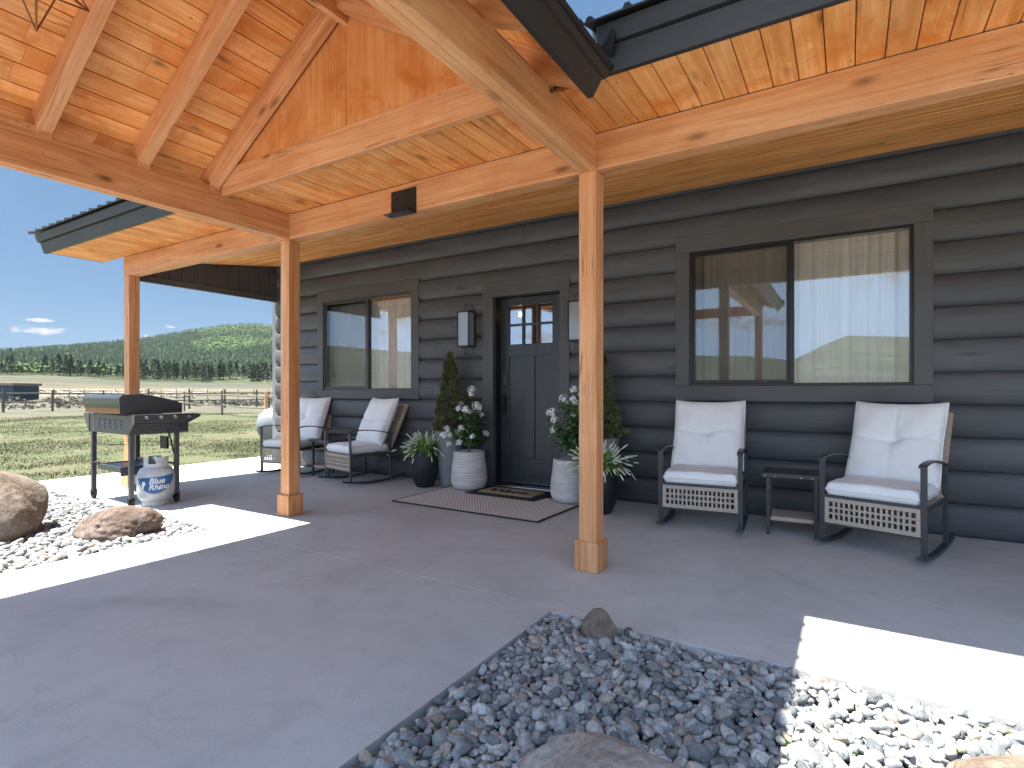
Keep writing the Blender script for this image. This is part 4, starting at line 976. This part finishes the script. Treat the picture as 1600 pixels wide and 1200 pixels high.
def flower_pot(label, loc, seed, sc_=1.):
    rg = random.Random(seed); t = thing('potted_flower_shrub', label, 'potted plant', loc, 0)
    pot([(.001,.004),(.135,.004),(.168,.02),(.190,.06),(.196,.12),(.190,.20),(.176,.30),(.168,.385),(.166,.405),(.150,.405),(.150,.37)], m_potW, t); soil(t, .15, .375)
    st = Bag(); lf = Bag(); fl = Bag(); heads = []
    for i in range(15):
        a = i*2.4+rg.uniform(-.3,.3); top = rg.uniform(.12, .58)*sc_; spread = rg.uniform(.10, .24)*(1.15-.9*max(0, top-.36)/.3)
        if i == 0: top, spread = .64*sc_, .03
        p = [Vector((0,0,.36)), Vector((.012*math.cos(a), .012*math.sin(a), .47)), Vector((spread*.45*math.cos(a), spread*.45*math.sin(a), .42+top*.45)), Vector((spread*math.cos(a+.2), spread*math.sin(a+.2), .42+top))]
        st.tube(p, [.008, .006, .004, .0025], 5); heads.append(p[-1])
        for k in range(56):
            s = rg.uniform(.15, 1.); q_ = p[1].lerp(p[2], min(1, s*2)) if s < .5 else p[2].lerp(p[3], (s-.5)*2)
            ang = rg.uniform(0, 6.283); d = Vector((math.cos(ang), math.sin(ang), rg.uniform(-.3, .7)))
            leaf(lf, q_, d, (0,0,1), rg.uniform(.05, .095), rg.uniform(.03, .05), rg.uniform(.05,.4))
    for hp in heads+[heads[rg.randrange(len(heads))]+Vector((rg.uniform(-.07,.07), rg.uniform(-.07,.07), rg.uniform(-.16,-.02))) for _ in range(9)]:
        R_ = rg.uniform(.026, .042); upv = Vector((hp.x*2.2+.1, hp.y*2.2-.55, 1)).normalized()
        for k in range(44):
            v = Vector((rg.gauss(0,1), rg.gauss(0,1), rg.gauss(0,1))).normalized()
            if v.dot(upv) < -.25: continue
            c0 = hp+v*R_*rg.uniform(.75, 1.05); s1 = v.cross(Vector((rg.random(), rg.random(), rg.random()))).normalized(); s2 = v.cross(s1); pr = R_*rg.uniform(.28, .42)
            fl.add([c0, c0+s1*pr+v*pr*.35, c0+s2*pr+v*pr*.25, c0-s1*pr+v*pr*.35, c0-s2*pr+v*pr*.25], [(0,1,2), (0,2,3), (0,3,4), (0,4,1)], True)
        fl.lathe([(.001,-R_*.6), (R_*.62, 0), (.001, R_*.6)], hp, 8)
    st.build('stem', m_stem, t); lf.build('foliage', m_leafF, t); fl.build('blossom', m_petal, t)
grass_pot('black pot of white-tipped grass by the rocking chair, on the side of the narrower window', (-3.995, 4.69, .0), 3)
cone_pot('grey planter with conical evergreen beside the narrower window', (-3.775, 4.86, 0), 4)
flower_pot('white ringed pot of white-flowering shrub on the rug corner below the wall lamp', (-3.47, 4.80, .012), 5)
flower_pot('white ringed pot of white-flowering shrub partly hidden by the middle porch post', (-2.235, 4.73, .012), 8)
grass_pot('black pot of white-tipped grass behind the middle porch post', (-1.83, 4.47, 0), 9)
cone_pot('grey planter with conical evergreen against the logs behind the middle porch post', (-1.985, 4.85, 0), 10)

# ================================================================ griddle
m_steel = paintm('satin_black_steel', (.050,.053,.058), .30, 1, .2, .5); m_steelg = MB('grey_powder_steel', .33, .3, .5, (.075,.08,.09)).m
m_hood = MB('glossy_hood', .22, .4, .6, (.045,.05,.06)).m
def griddle():
    t = thing('griddle_grill', 'black flat-top griddle with hood and caster legs standing at the porch edge', 'grill', (-5.905, 2.645, 0)); t.rotation_euler = (0,0,R(-3))
    lx, ly = .425, .19
    for sx in (-1, 1):
        for sy in (-1, 1):
            b = Bag(); b.box((sx*lx-.019, sy*ly-.019, .085), (sx*lx+.019, sy*ly+.019, .84)); lg = b.build('leg', m_steelg, t, .003)
            b = Bag(); x, y = sx*lx, sy*ly; b.tube([(x, y-.014, .037), (x, y+.014, .037)], .036, 20, smooth=False); b.tube([(x, y-.022, .037), (x, y+.022, .037)], .012, 10)
            b.box((x-.02, y-.024, .037), (x+.014, y-.018, .088)); b.box((x-.02, y+.018, .037), (x+.014, y+.024, .088)); b.box((x-.024, y-.024, .078), (x+.03, y+.024, .088)); b.box((x+.02, y-.01, .055), (x+.055, y+.01, .066)); b.build('caster', m_rubber, lg)
    b = Bag(); b.box((-lx-.02, -ly-.022, .66), (lx+.02, -ly-.008, .835)); b.box((-lx-.02, ly+.0, .66), (lx+.02, ly+.014, .835)); b.box((-lx-.02, -ly-.008, .66), (-lx-.006, ly, .835)); b.box((lx+.006, -ly-.008, .66), (lx+.02, ly, .835)); b.box((-lx, -ly, .80), (lx, ly, .832)); b.build('firebox', m_steelg, t, .003)
    for i in range(5):
        b = Bag()
        for k in range(3):
            x = -.25+i*.125; z = .795-k*.032
            b.add([(x-.024, -ly-.0225, z), (x+.024, -ly-.0225, z), (x+.024, -ly-.031, z-.014), (x-.024, -ly-.031, z-.014), (x-.024, -ly-.0225, z-.016), (x+.024, -ly-.0225, z-.016)], [(0,1,2,3), (3,2,5,4), (0,3,4), (1,5,2)])
        b.build('louvre', m_steelg, t)
    # griddle plate walls (coppery front) and hood
    b = Bag(); b.box((-.38, -ly-.085, .852), (.43, ly+.03, .925)); b.build('griddle_plate', MB('heat_tinted_steel', .25, .85, .5, (.33,.14,.07)).m, t, .004)
    b = Bag(); y0, y1 = -ly-.10, ly+.035
    b.prism([(y0, .935), (y0-.004, .995), (y0+.02, 1.018), (y0+.17, 1.022), (y0+.30, 1.0), (y1-.05, .958), (y1, .93), (y1, .87), (y0+.03, .86)], 0, -.40, .45); b.build('hood', m_hood, t, .006)
    b = Bag(); b.prism([(y0-.001, .845), (y0-.006, 1.0), (y0+.02, 1.024), (y0+.17, 1.028), (y0+.30, 1.006), (y1-.05, .964), (y1+.002, .935), (y1+.002, .85)], 0, .451, .459); b.build('hood_side', m_steel, t, .002)
    # control panel and knobs on the +x side; folded wing on the other
    b = Bag(); b.prism([(-ly-.03, .835), (-ly-.03, .775), (ly+.03, .755), (ly+.15, .815), (ly+.15, .842)], 0, lx+.135, lx+.15); 
    b.box((lx+.02, -ly-.03, .832), (lx+.15, ly+.13, .845)); b.build('control_panel', m_steel, t, .003)
    b = Bag(); b.prism([(lx+.02, .66), (lx+.15, .772), (lx+.15, .832), (lx+.02, .832)], 1, -ly-.034, -ly-.022); b.prism([(lx+.02, .70), (lx+.15, .79), (lx+.15, .832), (lx+.02, .832)], 1, ly+.02, ly+.03)
    b.build('side_shelf', m_steelg, t, .002); b = Bag(); b.prism([(-lx-.02, .66), (-lx-.15, .795), (-lx-.15, .842), (-lx-.02, .842)], 1, -ly-.034, -ly-.022); b.box((-lx-.15, -ly-.03, .835), (-lx-.02, ly+.02, .842)); b.build('side_shelf', m_steelg, t, .002)
    for y in (-.13, -.01, .11, .23):
        b = Bag(); b.tube([(lx+.15, y, .815), (lx+.172, y, .815)], [.017, .014], 14); b.build('knob', m_alum, t)
    b = Bag(); b.box((lx+.0, -ly, .665), (lx+.018, ly+.10, .75)); b.tube([(lx+.04, -ly-.02, .76), (lx+.10, 0, .752), (lx+.10, ly, .752)], .006, 6); b.build('gas_rail', m_steel, t)
    b = Bag(); b.box((-lx+.10, -ly+.0, .335), (lx-.22, ly, .345)); b.box((-lx+.10, -ly-.004, .30), (lx-.22, -ly+.004, .352)); b.box((-lx+.10, ly-.004, .30), (lx-.22, ly+.004, .352)); b.box((-lx+.09, -ly, .30), (-lx+.10, ly, .352)); b.box((-lx, -ly-.01, .355), (-lx+.12, -ly+.01, .37)); b.box((-lx, ly-.01, .355), (lx, ly+.01, .375)); b.box((lx-.23, -ly, .27), (lx-.22, ly, .352)); b.build('lower_shelf', m_steel, t, .002)
    b = Bag(); b.tube([(-lx+.14, -ly-.03, .545), (-lx+.13, -ly-.035, .575)], .004, 6); b.tube([(-lx+.14, -ly-.03, .545), (lx-.25, -ly+.05, .555)], .004, 6); b.build('hook_bar', m_black, t); b = Bag(); b.box((lx-.27, ly-.03, .50), (lx-.13, ly-.01, .62)); b.build('regulator_plate', m_black, t)
    b = Bag(); b.tube([(lx+.03, .10, .70), (lx+.02, .13, .60), (lx-.0, .16, .50), (lx-.02, .19, .42), (lx-.0, .20, .30), (lx+.0, .195, .16)], .0075, 8); b.build('gas_hose', m_rubber, t)
griddle()
# propane cylinder -------------------------------------------------------------
def cylinder():
    c = Vector((-5.52, 2.655, .0)); t = thing('propane_cylinder', 'white propane cylinder with a blue printed band standing under the griddle', 'gas cylinder', c); cyl_r = .152
    q = MB('white_cylinder_enamel', .4, 0, .5); cc = q.coord(); n_ = q.noise(cc, 9, 5, .7); q.col(q.ramp(n_, [(.35, (.40,.40,.39)), (.6, (.54,.56,.57))])); m_w = q.m
    b = Bag(); b.lathe([(.001,.035),(.08,.036),(.125,.05),(.146,.085),(cyl_r,.12),(cyl_r,.27),(.147,.30),(.128,.335),(.09,.358),(.04,.366),(.001,.368)], n=56); b.build('tank_body', m_w, t)
    b = Bag(); b.lathe([(.112,.001),(.112,.055),(.108,.055),(.108,.001),(.112,.001)], n=40); b.build('foot_ring', m_w, t)
    b = Bag(); n_ = 28
    for i in range(n_):
        a0, a1 = 2*math.pi*i/n_+.0, 2*math.pi*(i+1)/n_; tt = .445
        if 5 <= i <= 9 or 15 <= i <= 17 or 23 <= i <= 25: tt = .385
        p = [(r*math.cos(a), r*math.sin(a), z) for z in (.335, tt) for r in (.095, .099) for a in (a0, a1)]
        b.add(p, [(0,1,5,4), (2,3,7,6), (4,5,7,6), (0,2,6,4), (1,3,7,5)], False)
    b.build('collar', m_w, t)
    b = Bag(); b.tube([(0,0,.36), (0,0,.425)], .020, 10); b.tube([(0,0,.40), (.06,0,.40)], .018, 10); b.tube([(0,0,.425), (0,0,.445)], [.03,.028], 12); b.build('valve', m_alum, t)
    # printed band: patch lying on the cylinder wall
    q = MB('blue_label_print', .35, 0, .5, (.03,.11,.27)); m_bl = q.m; m_wh = MB('white_print', .4, 0, .4, (.75,.77,.78)).m
    a_c = math.atan2(-c.y, -c.x)-.04; rr = cyl_r+.0012
    def wrap(u, z, r=rr): a = a_c+u/cyl_r; return (r*math.cos(a), r*math.sin(a), z)
    def patch(poly_top, poly_bot, u0, u1, m, name, r):
        n = 30; V = []; 
        for i in range(n+1): u = u0+(u1-u0)*i/n; V += [wrap(u, poly_bot(u), r), wrap(u, poly_top(u), r)]
        b = Bag(); b.add(V, [(2*i, 2*i+2, 2*i+3, 2*i+1) for i in range(n)], True); return b.build(name, m, t)
    patch(lambda u: .273+.012*(u/.15), lambda u: .118+.145*min(1, (abs(u+.0)/.175))**2.2+.002, -.172, .172, m_bl, 'blue_band', rr)
    def wtxt(txt, size, cu_, cz, shear, off, name, r):
        me = textmesh(txt, size, shear, 0., off)
        for v in me.vertices:
            u = v.co.x+cu_; z = v.co.y+cz+ (v.co.x)*.05; x_, y_, z_ = wrap(u, z, r); v.co = (x_, y_, z_)
        me.materials.append(m_wh); o = bpy.data.objects.new(name, me); C.objects.link(o); attach(o, t)
    wtxt('Blue', .072, .012, .212, .22, .0009, 'lettering', rr+.0012); wtxt('Rhino', .070, .030, .158, .22, .0009, 'lettering', rr+.0012)
    # small white running-animal emblem at the start of the words
    em = [(-.118,.170),(-.104,.160),(-.094,.168),(-.090,.192),(-.080,.200),(-.078,.226),(-.086,.218),(-.090,.240),(-.098,.226),(-.112,.234),(-.108,.214),(-.122,.198),(-.112,.190)]
    b = Bag(); b.add([wrap(u, z, rr+.0012) for u, z in em], [tuple(range(len(em)))]); b.build('emblem', m_wh, t)
cylinder()

# ================================================================ far-left things
def px_ground(x, y, z=0.):
    u = (x-800)/859.6; v = (612-y)/859.6; t = (z-H)/v; return (-math.sin(YAW)+u*math.cos(YAW))*t, (math.cos(YAW)+u*math.sin(YAW))*t
def at(x, t):
    u = (x-800)/859.6; return Vector(((-math.sin(YAW)+u*math.cos(YAW))*t, (math.cos(YAW)+u*math.sin(YAW))*t))
def fmat():
    q = MB('weathered_rail_wood', .9, 0, .1); c = q.coord(); n_ = q.noise(q.map(c, (3, 3, 3)), 6, 5, .7); q.col(q.ramp(n_, [(.3, (.09,.085,.07)), (.7, (.18,.17,.14))])); return q.m
m_fence = fmat()
def rail_fence(label, pts, h=1.22, rails=(1.02, .55), r=.052, pr=.062, group=None):
    c = pts[0]; t = thing('rail_fence', label, 'fence', (c.x, c.y, ground_z(c.x, c.y)), world=True, group=group)
    gz = [ground_z(p.x, p.y) for p in pts]
    for p, z in zip(pts, gz):
        b = Bag(); b.tube([(p.x, p.y, z-.1), (p.x+random.uniform(-.02,.02), p.y, z+h*random.uniform(.96, 1.06))], [pr*1.05, pr*.95], 8, smooth=False); b.build('fence_post', m_fence, t)
    for (p, q_, za, zb) in zip(pts, pts[1:], gz, gz[1:]):
        for k in rails:
            m_ = (p+q_)/2; b = Bag(); b.tube([(p.x, p.y, za+k+random.uniform(-.03,.03)), (m_.x, m_.y, (za+zb)/2+k-.03+random.uniform(-.03,.03)), (q_.x, q_.y, zb+k+random.uniform(-.03,.03))], [r, r*.9, r*.8], 6, smooth=False); b.build('rail', m_fence, t)
fA = [at(x, t) for x, t in ((-150, 26), (-70, 27.5), (5, 29.2), (82, 31), (162, 33), (232, 34), (296, 35), (351, 37), (401, 39), (450, 41), (500, 43))]
rail_fence('long two-rail log fence crossing the far side of the lawn', fA)
fB = [at(288, 31), at(347, 25.8), at(420, 22), at(520, 19)]
rail_fence('shorter rail fence in front of the long one, running behind the house corner', fB, 1.12, (.92, .45), .035, .045)
# thin wire fence farther back
wf = [at(x, 66+.02*x) for x in range(-60, 520, 24)]
t = thing('wire_fence', 'thin metal stake fence with wires along the scrub', 'fence', (wf[0].x, wf[0].y, ground_z(wf[0].x, wf[0].y)), world=True)
for p in wf:
    z = ground_z(p.x, p.y); b = Bag(); b.tube([(p.x, p.y, z-.1), (p.x, p.y, z+1.35)], .035, 5); b.build('fence_post', m_fence, t)
for k in (.5, .9, 1.25):
    b = Bag(); b.tube([(p.x, p.y, ground_z(p.x, p.y)+k) for p in wf], .008, 4); b.build('wire', m_alum, t)
# propane tank by the house corner
t = thing('propane_tank', 'rounded pale grey propane tank lying on the grass past the house corner', 'tank', (-9.55, 6.95, ground_z(-9.55, 6.95)), world=True)
m_tank = paintm('grey_tank_paint', (.20,.215,.225), .45, None, .2)
b = Bag(); tx, ty, tz, tr_ = -9.35, 6.62, .42, .34
prof = [(.001, -.32), (.12, -.31), (.22, -.26), (.30, -.16), (.335, -.05), (.34, .05), (.34, 1.3), (.335, 1.38), (.30, 1.49), (.22, 1.59), (.12, 1.64), (.001, 1.65)]
bb = Bag(); bb.lathe(prof, n=36); ax = Vector((.85, .52, 0)).normalized()
M_ = ax.to_track_quat('Z', 'Y').to_matrix()
b.add([M_@Vector(v)+Vector((tx, ty, tz)) for v in bb.v], bb.f, True); b.build('tank_shell', m_tank, t)
b = Bag(); b.tube([(tx+.05, ty-.02, tz+.33), (tx+.05, ty-.02, tz+.36)], .02, 8); ringp = [(tx+.02+.06*math.cos(a)*.9, ty+.03-.06*math.cos(a)*.3, tz+.40+.06*math.sin(a)) for a in [k*math.pi/8 for k in range(17)]]; b.tube(ringp, .010, 6, cap=False); b.build('lifting_ring', m_rubber, t)
b = Bag(); 
for k in (.25, 1.1): p = Vector((tx, ty, 0))+ax*k; b.box((p.x-.06, p.y-.2, -.06), (p.x+.06, p.y+.2, .14)); 
b.build('foot', m_tank, t)
b = Bag(); p = at(415, 13.5); z0 = ground_z(p.x, p.y); b.bar((p.x, p.y, z0-.05), (p.x, p.y, z0+1.08), .035, .035, (0,1,0)); b.bar((p.x-.1, p.y, z0+.98), (p.x+.12, p.y+.1, z0+.98), .03, .03); tag(b.build('wooden_stake', m_post, None), 'orange-brown wooden stake with a short crosspiece behind the propane tank', 'stake')
# shed
p = at(-6, 62); zg = ground_z(p.x, p.y)
t = thing('shed', 'small dark blue shed with a low rusty roof beyond the fence', 'shed', (p.x, p.y, zg), world=True)
ux = at(60, 62)-at(-60, 62); ux = Vector((ux.x, ux.y, 0)).normalized(); uy = Vector((-ux.y, ux.x, 0))
b = Bag(); b.obox(Vector((p.x, p.y, zg-.1))-ux*5.5, ux, uy, (0,0,1), 7.4, 3.4, 1.75); b.build('wall', paintm('blue_cladding', (.035,.055,.085), .5, None, .3), t)
b = Bag(); b.obox(Vector((p.x, p.y, zg+1.66))-ux*5.7-uy*.2, ux, uy, (0,0,1), 7.8, 3.8, .28); b.build('roof', MB('rusty_roof', .7, color=(.22,.15,.13)).m, t)
for i, (x, tt, s) in enumerate([(18, 56, 1.), (27, 55, .8), (34, 54, .6)]):
    p = at(x, tt); b = Bag(); rg = random.Random(i)
    for k in range(16):
        a = rg.uniform(0, 3.14); c0 = Vector((p.x+rg.uniform(-.6,.6)*s, p.y+rg.uniform(-.5,.5)*s, ground_z(p.x, p.y)+rg.uniform(.05, .45)*s)); d = Vector((math.cos(a), math.sin(a), rg.uniform(-.2,.2)))*rg.uniform(.4, .9)*s; b.bar(c0-d, c0+d, .12, .08)
    tag(b.build('lumber_pile', paintm('old_lumber', (.06,.055,.05), .8, None, .4) if i == 0 else bpy.data.materials['old_lumber'], None), ['dark scrap lumber heap nearest the blue shed', 'middle scrap lumber heap beyond the fence', 'smallest scrap lumber heap, farthest from the blue shed'][i], 'lumber pile')

# trees ------------------------------------------------------------------------
def treemat(name, a, b_, c_):
    q = MB(name, .85, 0, .15); r = q.island(); c = q.coord(); n_ = q.noise(c, .009, 4, .6)
    v = q.ramp(r, [(0., a), (.6, b_), (1., c_)]); q.col(v); return q
q = treemat('pine_needles', (.030,.054,.028), (.056,.090,.046), (.085,.122,.064)); m_pine = q.m
q = treemat('near_pine_needles', (.045,.070,.040), (.07,.10,.058), (.10,.13,.075)); m_pinen = q.m
q = treemat('aspen_leaves', (.075,.115,.04), (.11,.16,.06), (.14,.19,.08)); m_aspen = q.m
m_trunk = MB('pine_bark', .9, color=(.10,.065,.045)).m
def conif(seed, H_, nlay, nseg, rmax, leafy):
    rg = random.Random(seed); V = []; F = []
    for k in range(nlay):
        s = k/nlay; z = H_*(.16+.84*s); r = rmax*(1-s)**.8*(.85+.3*rg.random())+.04*H_/10; n = max(5, int(nseg*(1-s*.5))); o = len(V)
        V.append((rg.uniform(-.05,.05)*r, 0, z+H_*.15*(1-s*.4)))
        for i in range(n):
            a = 6.283*i/n+rg.uniform(-.15,.15)+k; rr = r*rg.uniform(.55, 1.15); V.append((rr*math.cos(a), rr*math.sin(a), z-rg.uniform(0,.06)*H_))
            a2 = a+3.1416/n; rr = r*rg.uniform(.25, .5); V.append((rr*math.cos(a2), rr*math.sin(a2), z+.02*H_))
        m_ = 2*n
        for i in range(m_): F.append((o, o+1+i, o+1+(i+1) % m_))
    return np.array(V), np.array(F)
def azr(a, r): return -math.sin(R(a))*r, math.cos(R(a))*r
def forest(name, pts, hs, pr, m, label):
    n = len(pts); k = rng.integers(0, len(pr), n); VV = []; FF = []; o = 0; a = rng.uniform(0, 6.28, n)
    for j, (V, F) in enumerate(pr):
        idx = np.where(k == j)[0]
        if not len(idx): continue
        c_, s_ = np.cos(a[idx])[:, None], np.sin(a[idx])[:, None]; h = hs[idx][:, None]; ww = h*rng.uniform(.85, 1.2, (len(idx), 1))
        X_ = (V[None, :, 0]*c_-V[None, :, 1]*s_)*ww+pts[idx][:, 0:1]; Y_ = (V[None, :, 0]*s_+V[None, :, 1]*c_)*ww+pts[idx][:, 1:2]; Z_ = V[None, :, 2]*h+pts[idx][:, 2:3]
        VV.append(np.stack([X_, Y_, Z_], 2).reshape(-1, 3)); FF.append((F[None]+(np.arange(len(idx))*len(V))[:, None, None]).reshape(-1, 3)+o); o += len(idx)*len(V)
    ob = bigmesh(name, np.concatenate(VV), np.concatenate(FF), m); tag(ob, label, 'forest', kind='stuff'); return ob
prF = [conif(s, 1., 4, 6, .24, 0) for s in range(8)]
def blob(seed):
    rg = random.Random(seed); V = []; F = []
    for k in range(7):
        c = Vector((rg.uniform(-.16,.16), rg.uniform(-.16,.16), rg.uniform(.3, .85))); r = rg.uniform(.10, .19); o = len(V)
        for i in range(6):
            a = 6.283*i/6; V.append((c.x+r*math.cos(a)*rg.uniform(.7,1.2), c.y+r*math.sin(a)*rg.uniform(.7,1.2), c.z+rg.uniform(-.05,.05)))
        V.append((c.x, c.y, c.z+r)); V.append((c.x, c.y, c.z-r))
        for i in range(6): F.append((o+i, o+(i+1) % 6, o+6)); F.append((o+(i+1) % 6, o+i, o+7))
    return np.array(V), np.array(F)
prA = [blob(s) for s in range(6)]
pine = []; asp = []
def dens(x, y): return noise.noise(Vector((x*.006, y*.006, 0)))
tries = 0
while len(pine) < 10500 and tries < 60000:
    tries += 1; a = random.uniform(50, 79); r = RT+18+(RS+30-RT)*random.random()**.85
    edge = RT+25+45*noise.noise(Vector((a*.35, 1, 0)))+ (20 if a > 66 else 0)
    if r < edge: continue
    x, y = azr(a, r); z = ground_z(x, y)
    pa = noise.noise(Vector((x*.005+5, y*.005, 2)))*1.1+.34*math.exp(-((a-57.5)/3.6)**2)*math.exp(-((r-1080)/330)**2)-.10
    if pa > .12 and random.random() < min(.75, (pa-.12)*5):
        asp.append((x, y, z-.3, random.uniform(6.5, 10)))
    elif random.random() < .9+dens(x, y): pine.append((x, y, z-.3, random.uniform(8.5, 14.5)))
pine = np.array(pine); asp = np.array(asp)
# nearest pines become trees of their own
order = np.argsort(np.hypot(pine[:, 0], pine[:, 1])+0*rng.uniform(0, 60, len(pine))); near = order[:150]; far = order[150:]
forest('forest', pine[far, :3], pine[far, 3], prF, m_pine, 'dark pine forest covering the hillside')
forest('aspen_grove', asp[:, :3], asp[:, 3], prA, m_aspen, 'pale green aspens among the pines on the hill')
pm_ = []
def crown_mesh(seed):
    rg = random.Random(seed); b = Bag(); H_ = 1.
    for i in range(430):
        s = rg.random()**.9; z = .17+.83*s; r = .205*(1-s)**.75*(.5+.5*rg.random())*(1+.3*noise.noise(Vector((seed, s*8, i % 5)))); a = rg.uniform(0, 6.283)
        p = Vector((r*math.cos(a), r*math.sin(a), z)); d = Vector((math.cos(a), math.sin(a), rg.uniform(-.5, .5))).normalized(); L_ = rg.uniform(.03, .075); sd = d.cross(Vector((rg.uniform(-1,1), rg.uniform(-1,1), 1))).normalized()*L_*.5
        b.add([p-d*L_*.4, p+sd, p+d*L_, p-sd], [(0,1,2,3)])
    return b
crowns = []; trunks = []
for s in range(4):
    o = crown_mesh(s+40).build('crown', m_pinen); crowns.append(o.data); bpy.data.objects.remove(o)
bb = Bag(); bb.tube([(0,0,-.03), (0,0,.5), (0,0,.95)], [.018, .012, .003], 6); o = bb.build('trunk', m_trunk); trunk_me = o.data; bpy.data.objects.remove(o)
for i in near:
    x, y, z, h = pine[i]
    t = bpy.data.objects.new('pine_tree', None); C.objects.link(t); t.location = (x, y, z); t.rotation_euler = (0, 0, random.uniform(0, 6.28)); t.scale = (h*1.05, h*1.05, h*1.02)
    tag(t, 'dark pine on the front edge of the forest at the foot of the hill', 'tree', 'pines along the forest edge')
    for nm, me in (('crown', random.choice(crowns)), ('trunk', trunk_me)):
        o = bpy.data.objects.new(nm, me); C.objects.link(o); o.parent = t
# sagebrush -----------------------------------------------------------------------
def bush(seed):
    rg = random.Random(seed); V = []; F = []
    for k in range(34):
        v = Vector((rg.gauss(0,1), rg.gauss(0,1), abs(rg.gauss(0,.8)))).normalized(); p = v*.32*rg.uniform(.5,1.1); o = len(V); s = Vector((rg.uniform(-1,1), rg.uniform(-1,1), rg.uniform(-1,1)))*.13
        V += [tuple(p-s), tuple(p+v*.16), tuple(p+s)]; F.append((o, o+1, o+2))
    return np.array(V), np.array(F)
q = treemat('sage_leaves', (.09,.088,.07), (.14,.135,.105), (.19,.175,.14)); 
bp = []; bs = []
for _ in range(1300):
    a = random.uniform(48, 84); r = 46+120*random.random()**1.2; x, y = azr(a, r)
    if noise.noise(Vector((x*.05, y*.05, 4))) < -.05: continue
    bp.append((x, y, ground_z(x, y))); bs.append(random.uniform(.4, 1.0))
tag(scatter('sagebrush', np.array(bp), np.array(bs), [bush(s) for s in range(8)], q.m, False, .1), 'grey-brown sagebrush scattered beyond the fence', 'shrubs', kind='stuff')
# grass ------------------------------------------------------------------------------
def grass():
    n = 210000
    a = np.radians(rng.uniform(48, 88, n)); r = 7.6+24*rng.random(n)**1.35
    x = -np.sin(a)*r; y = np.cos(a)*r
    ok = ((x < -8.14) | (y > 9.)) & ~((x > -7.5) & (y < 11.6)); ok &= ~((x > -8.2) & (y < 9.05)); ok &= np.hypot(x, y) > 7.4
    x, y = x[ok], y[ok]
    dn = np.array([noise.noise(Vector((i*.35, j*.35, 0)))+.7*noise.noise(Vector((i*1.7, j*1.7, 3))) for i, j in zip(x, y)])
    k = dn > rng.uniform(-.35, .42, len(x)); x, y = x[k], y[k]; n = len(x)
    z = np.array([ground_z(i, j) for i, j in zip(x, y)])
    h = rng.uniform(.012, .036, n)*(1+np.hypot(x, y)*.012); w_ = rng.uniform(.0025, .006, n)*(1+np.hypot(x, y)*.02); th = rng.uniform(0, 6.28, n); lx, ly = rng.normal(0, .4, n)*h, rng.normal(0, .4, n)*h
    V = np.stack([np.stack([x-w_*np.cos(th), y-w_*np.sin(th), z], 1), np.stack([x+w_*np.cos(th), y+w_*np.sin(th), z], 1), np.stack([x+lx, y+ly, z+h], 1)], 1).reshape(-1, 3)
    q = MB('lawn_blade', .8, 0, .2); rr = q.island(); q.col(q.ramp(rr, [(0., (.055,.075,.03)), (.45, (.085,.105,.048)), (.75, (.115,.125,.066)), (1., (.15,.13,.085))]))
    ob = bigmesh('grass', V, np.arange(len(V)).reshape(-1, 3), q.m); tag(ob, 'patchy green and straw coloured grass of the lawn', 'grass', kind='stuff')
grass()
zs_ = [v.co.z for o_ in (g1, g2) for v in o_.data.vertices]
b = Bag(); b.box((-1960, -1960, min(zs_)-1.5), (1960, 1960, max(zs_)+25)); hz = b.build('haze', None); tag(hz, kind='stuff')
hm = bpy.data.materials.new('haze_air'); hm.use_nodes = True; n_ = hm.node_tree.nodes; n_.clear(); ho = n_.new('ShaderNodeOutputMaterial'); pv = n_.new('ShaderNodeVolumePrincipled')
pv.inputs['Color'].default_value = (.80,.88,1,1); pv.inputs['Density'].default_value = HAZE; hm.node_tree.links.new(pv.outputs[0], ho.inputs['Volume']); hz.data.materials.append(hm)
# weeds in the gravel
b = Bag(); rg = random.Random(3)
for (x, y) in [px_ground(1232, 1152), px_ground(1312, 1162), px_ground(1480, 1160), px_ground(1345, 1105), px_ground(1560, 1130), px_ground(1320, 1140), px_ground(105, 875), px_ground(40, 880)]:
    for k in range(26):
        a = rg.uniform(0, 6.28); leaf(b, (x+rg.uniform(-.012,.012), y+rg.uniform(-.012,.012), -.035), (math.cos(a), math.sin(a), rg.uniform(.5, 1.6)), (0,0,1), rg.uniform(.02,.05), .008, .2)
tag(b.build('weeds', m_blade), 'sprigs of green weeds growing up through the gravel', 'weeds', kind='stuff')
clean()
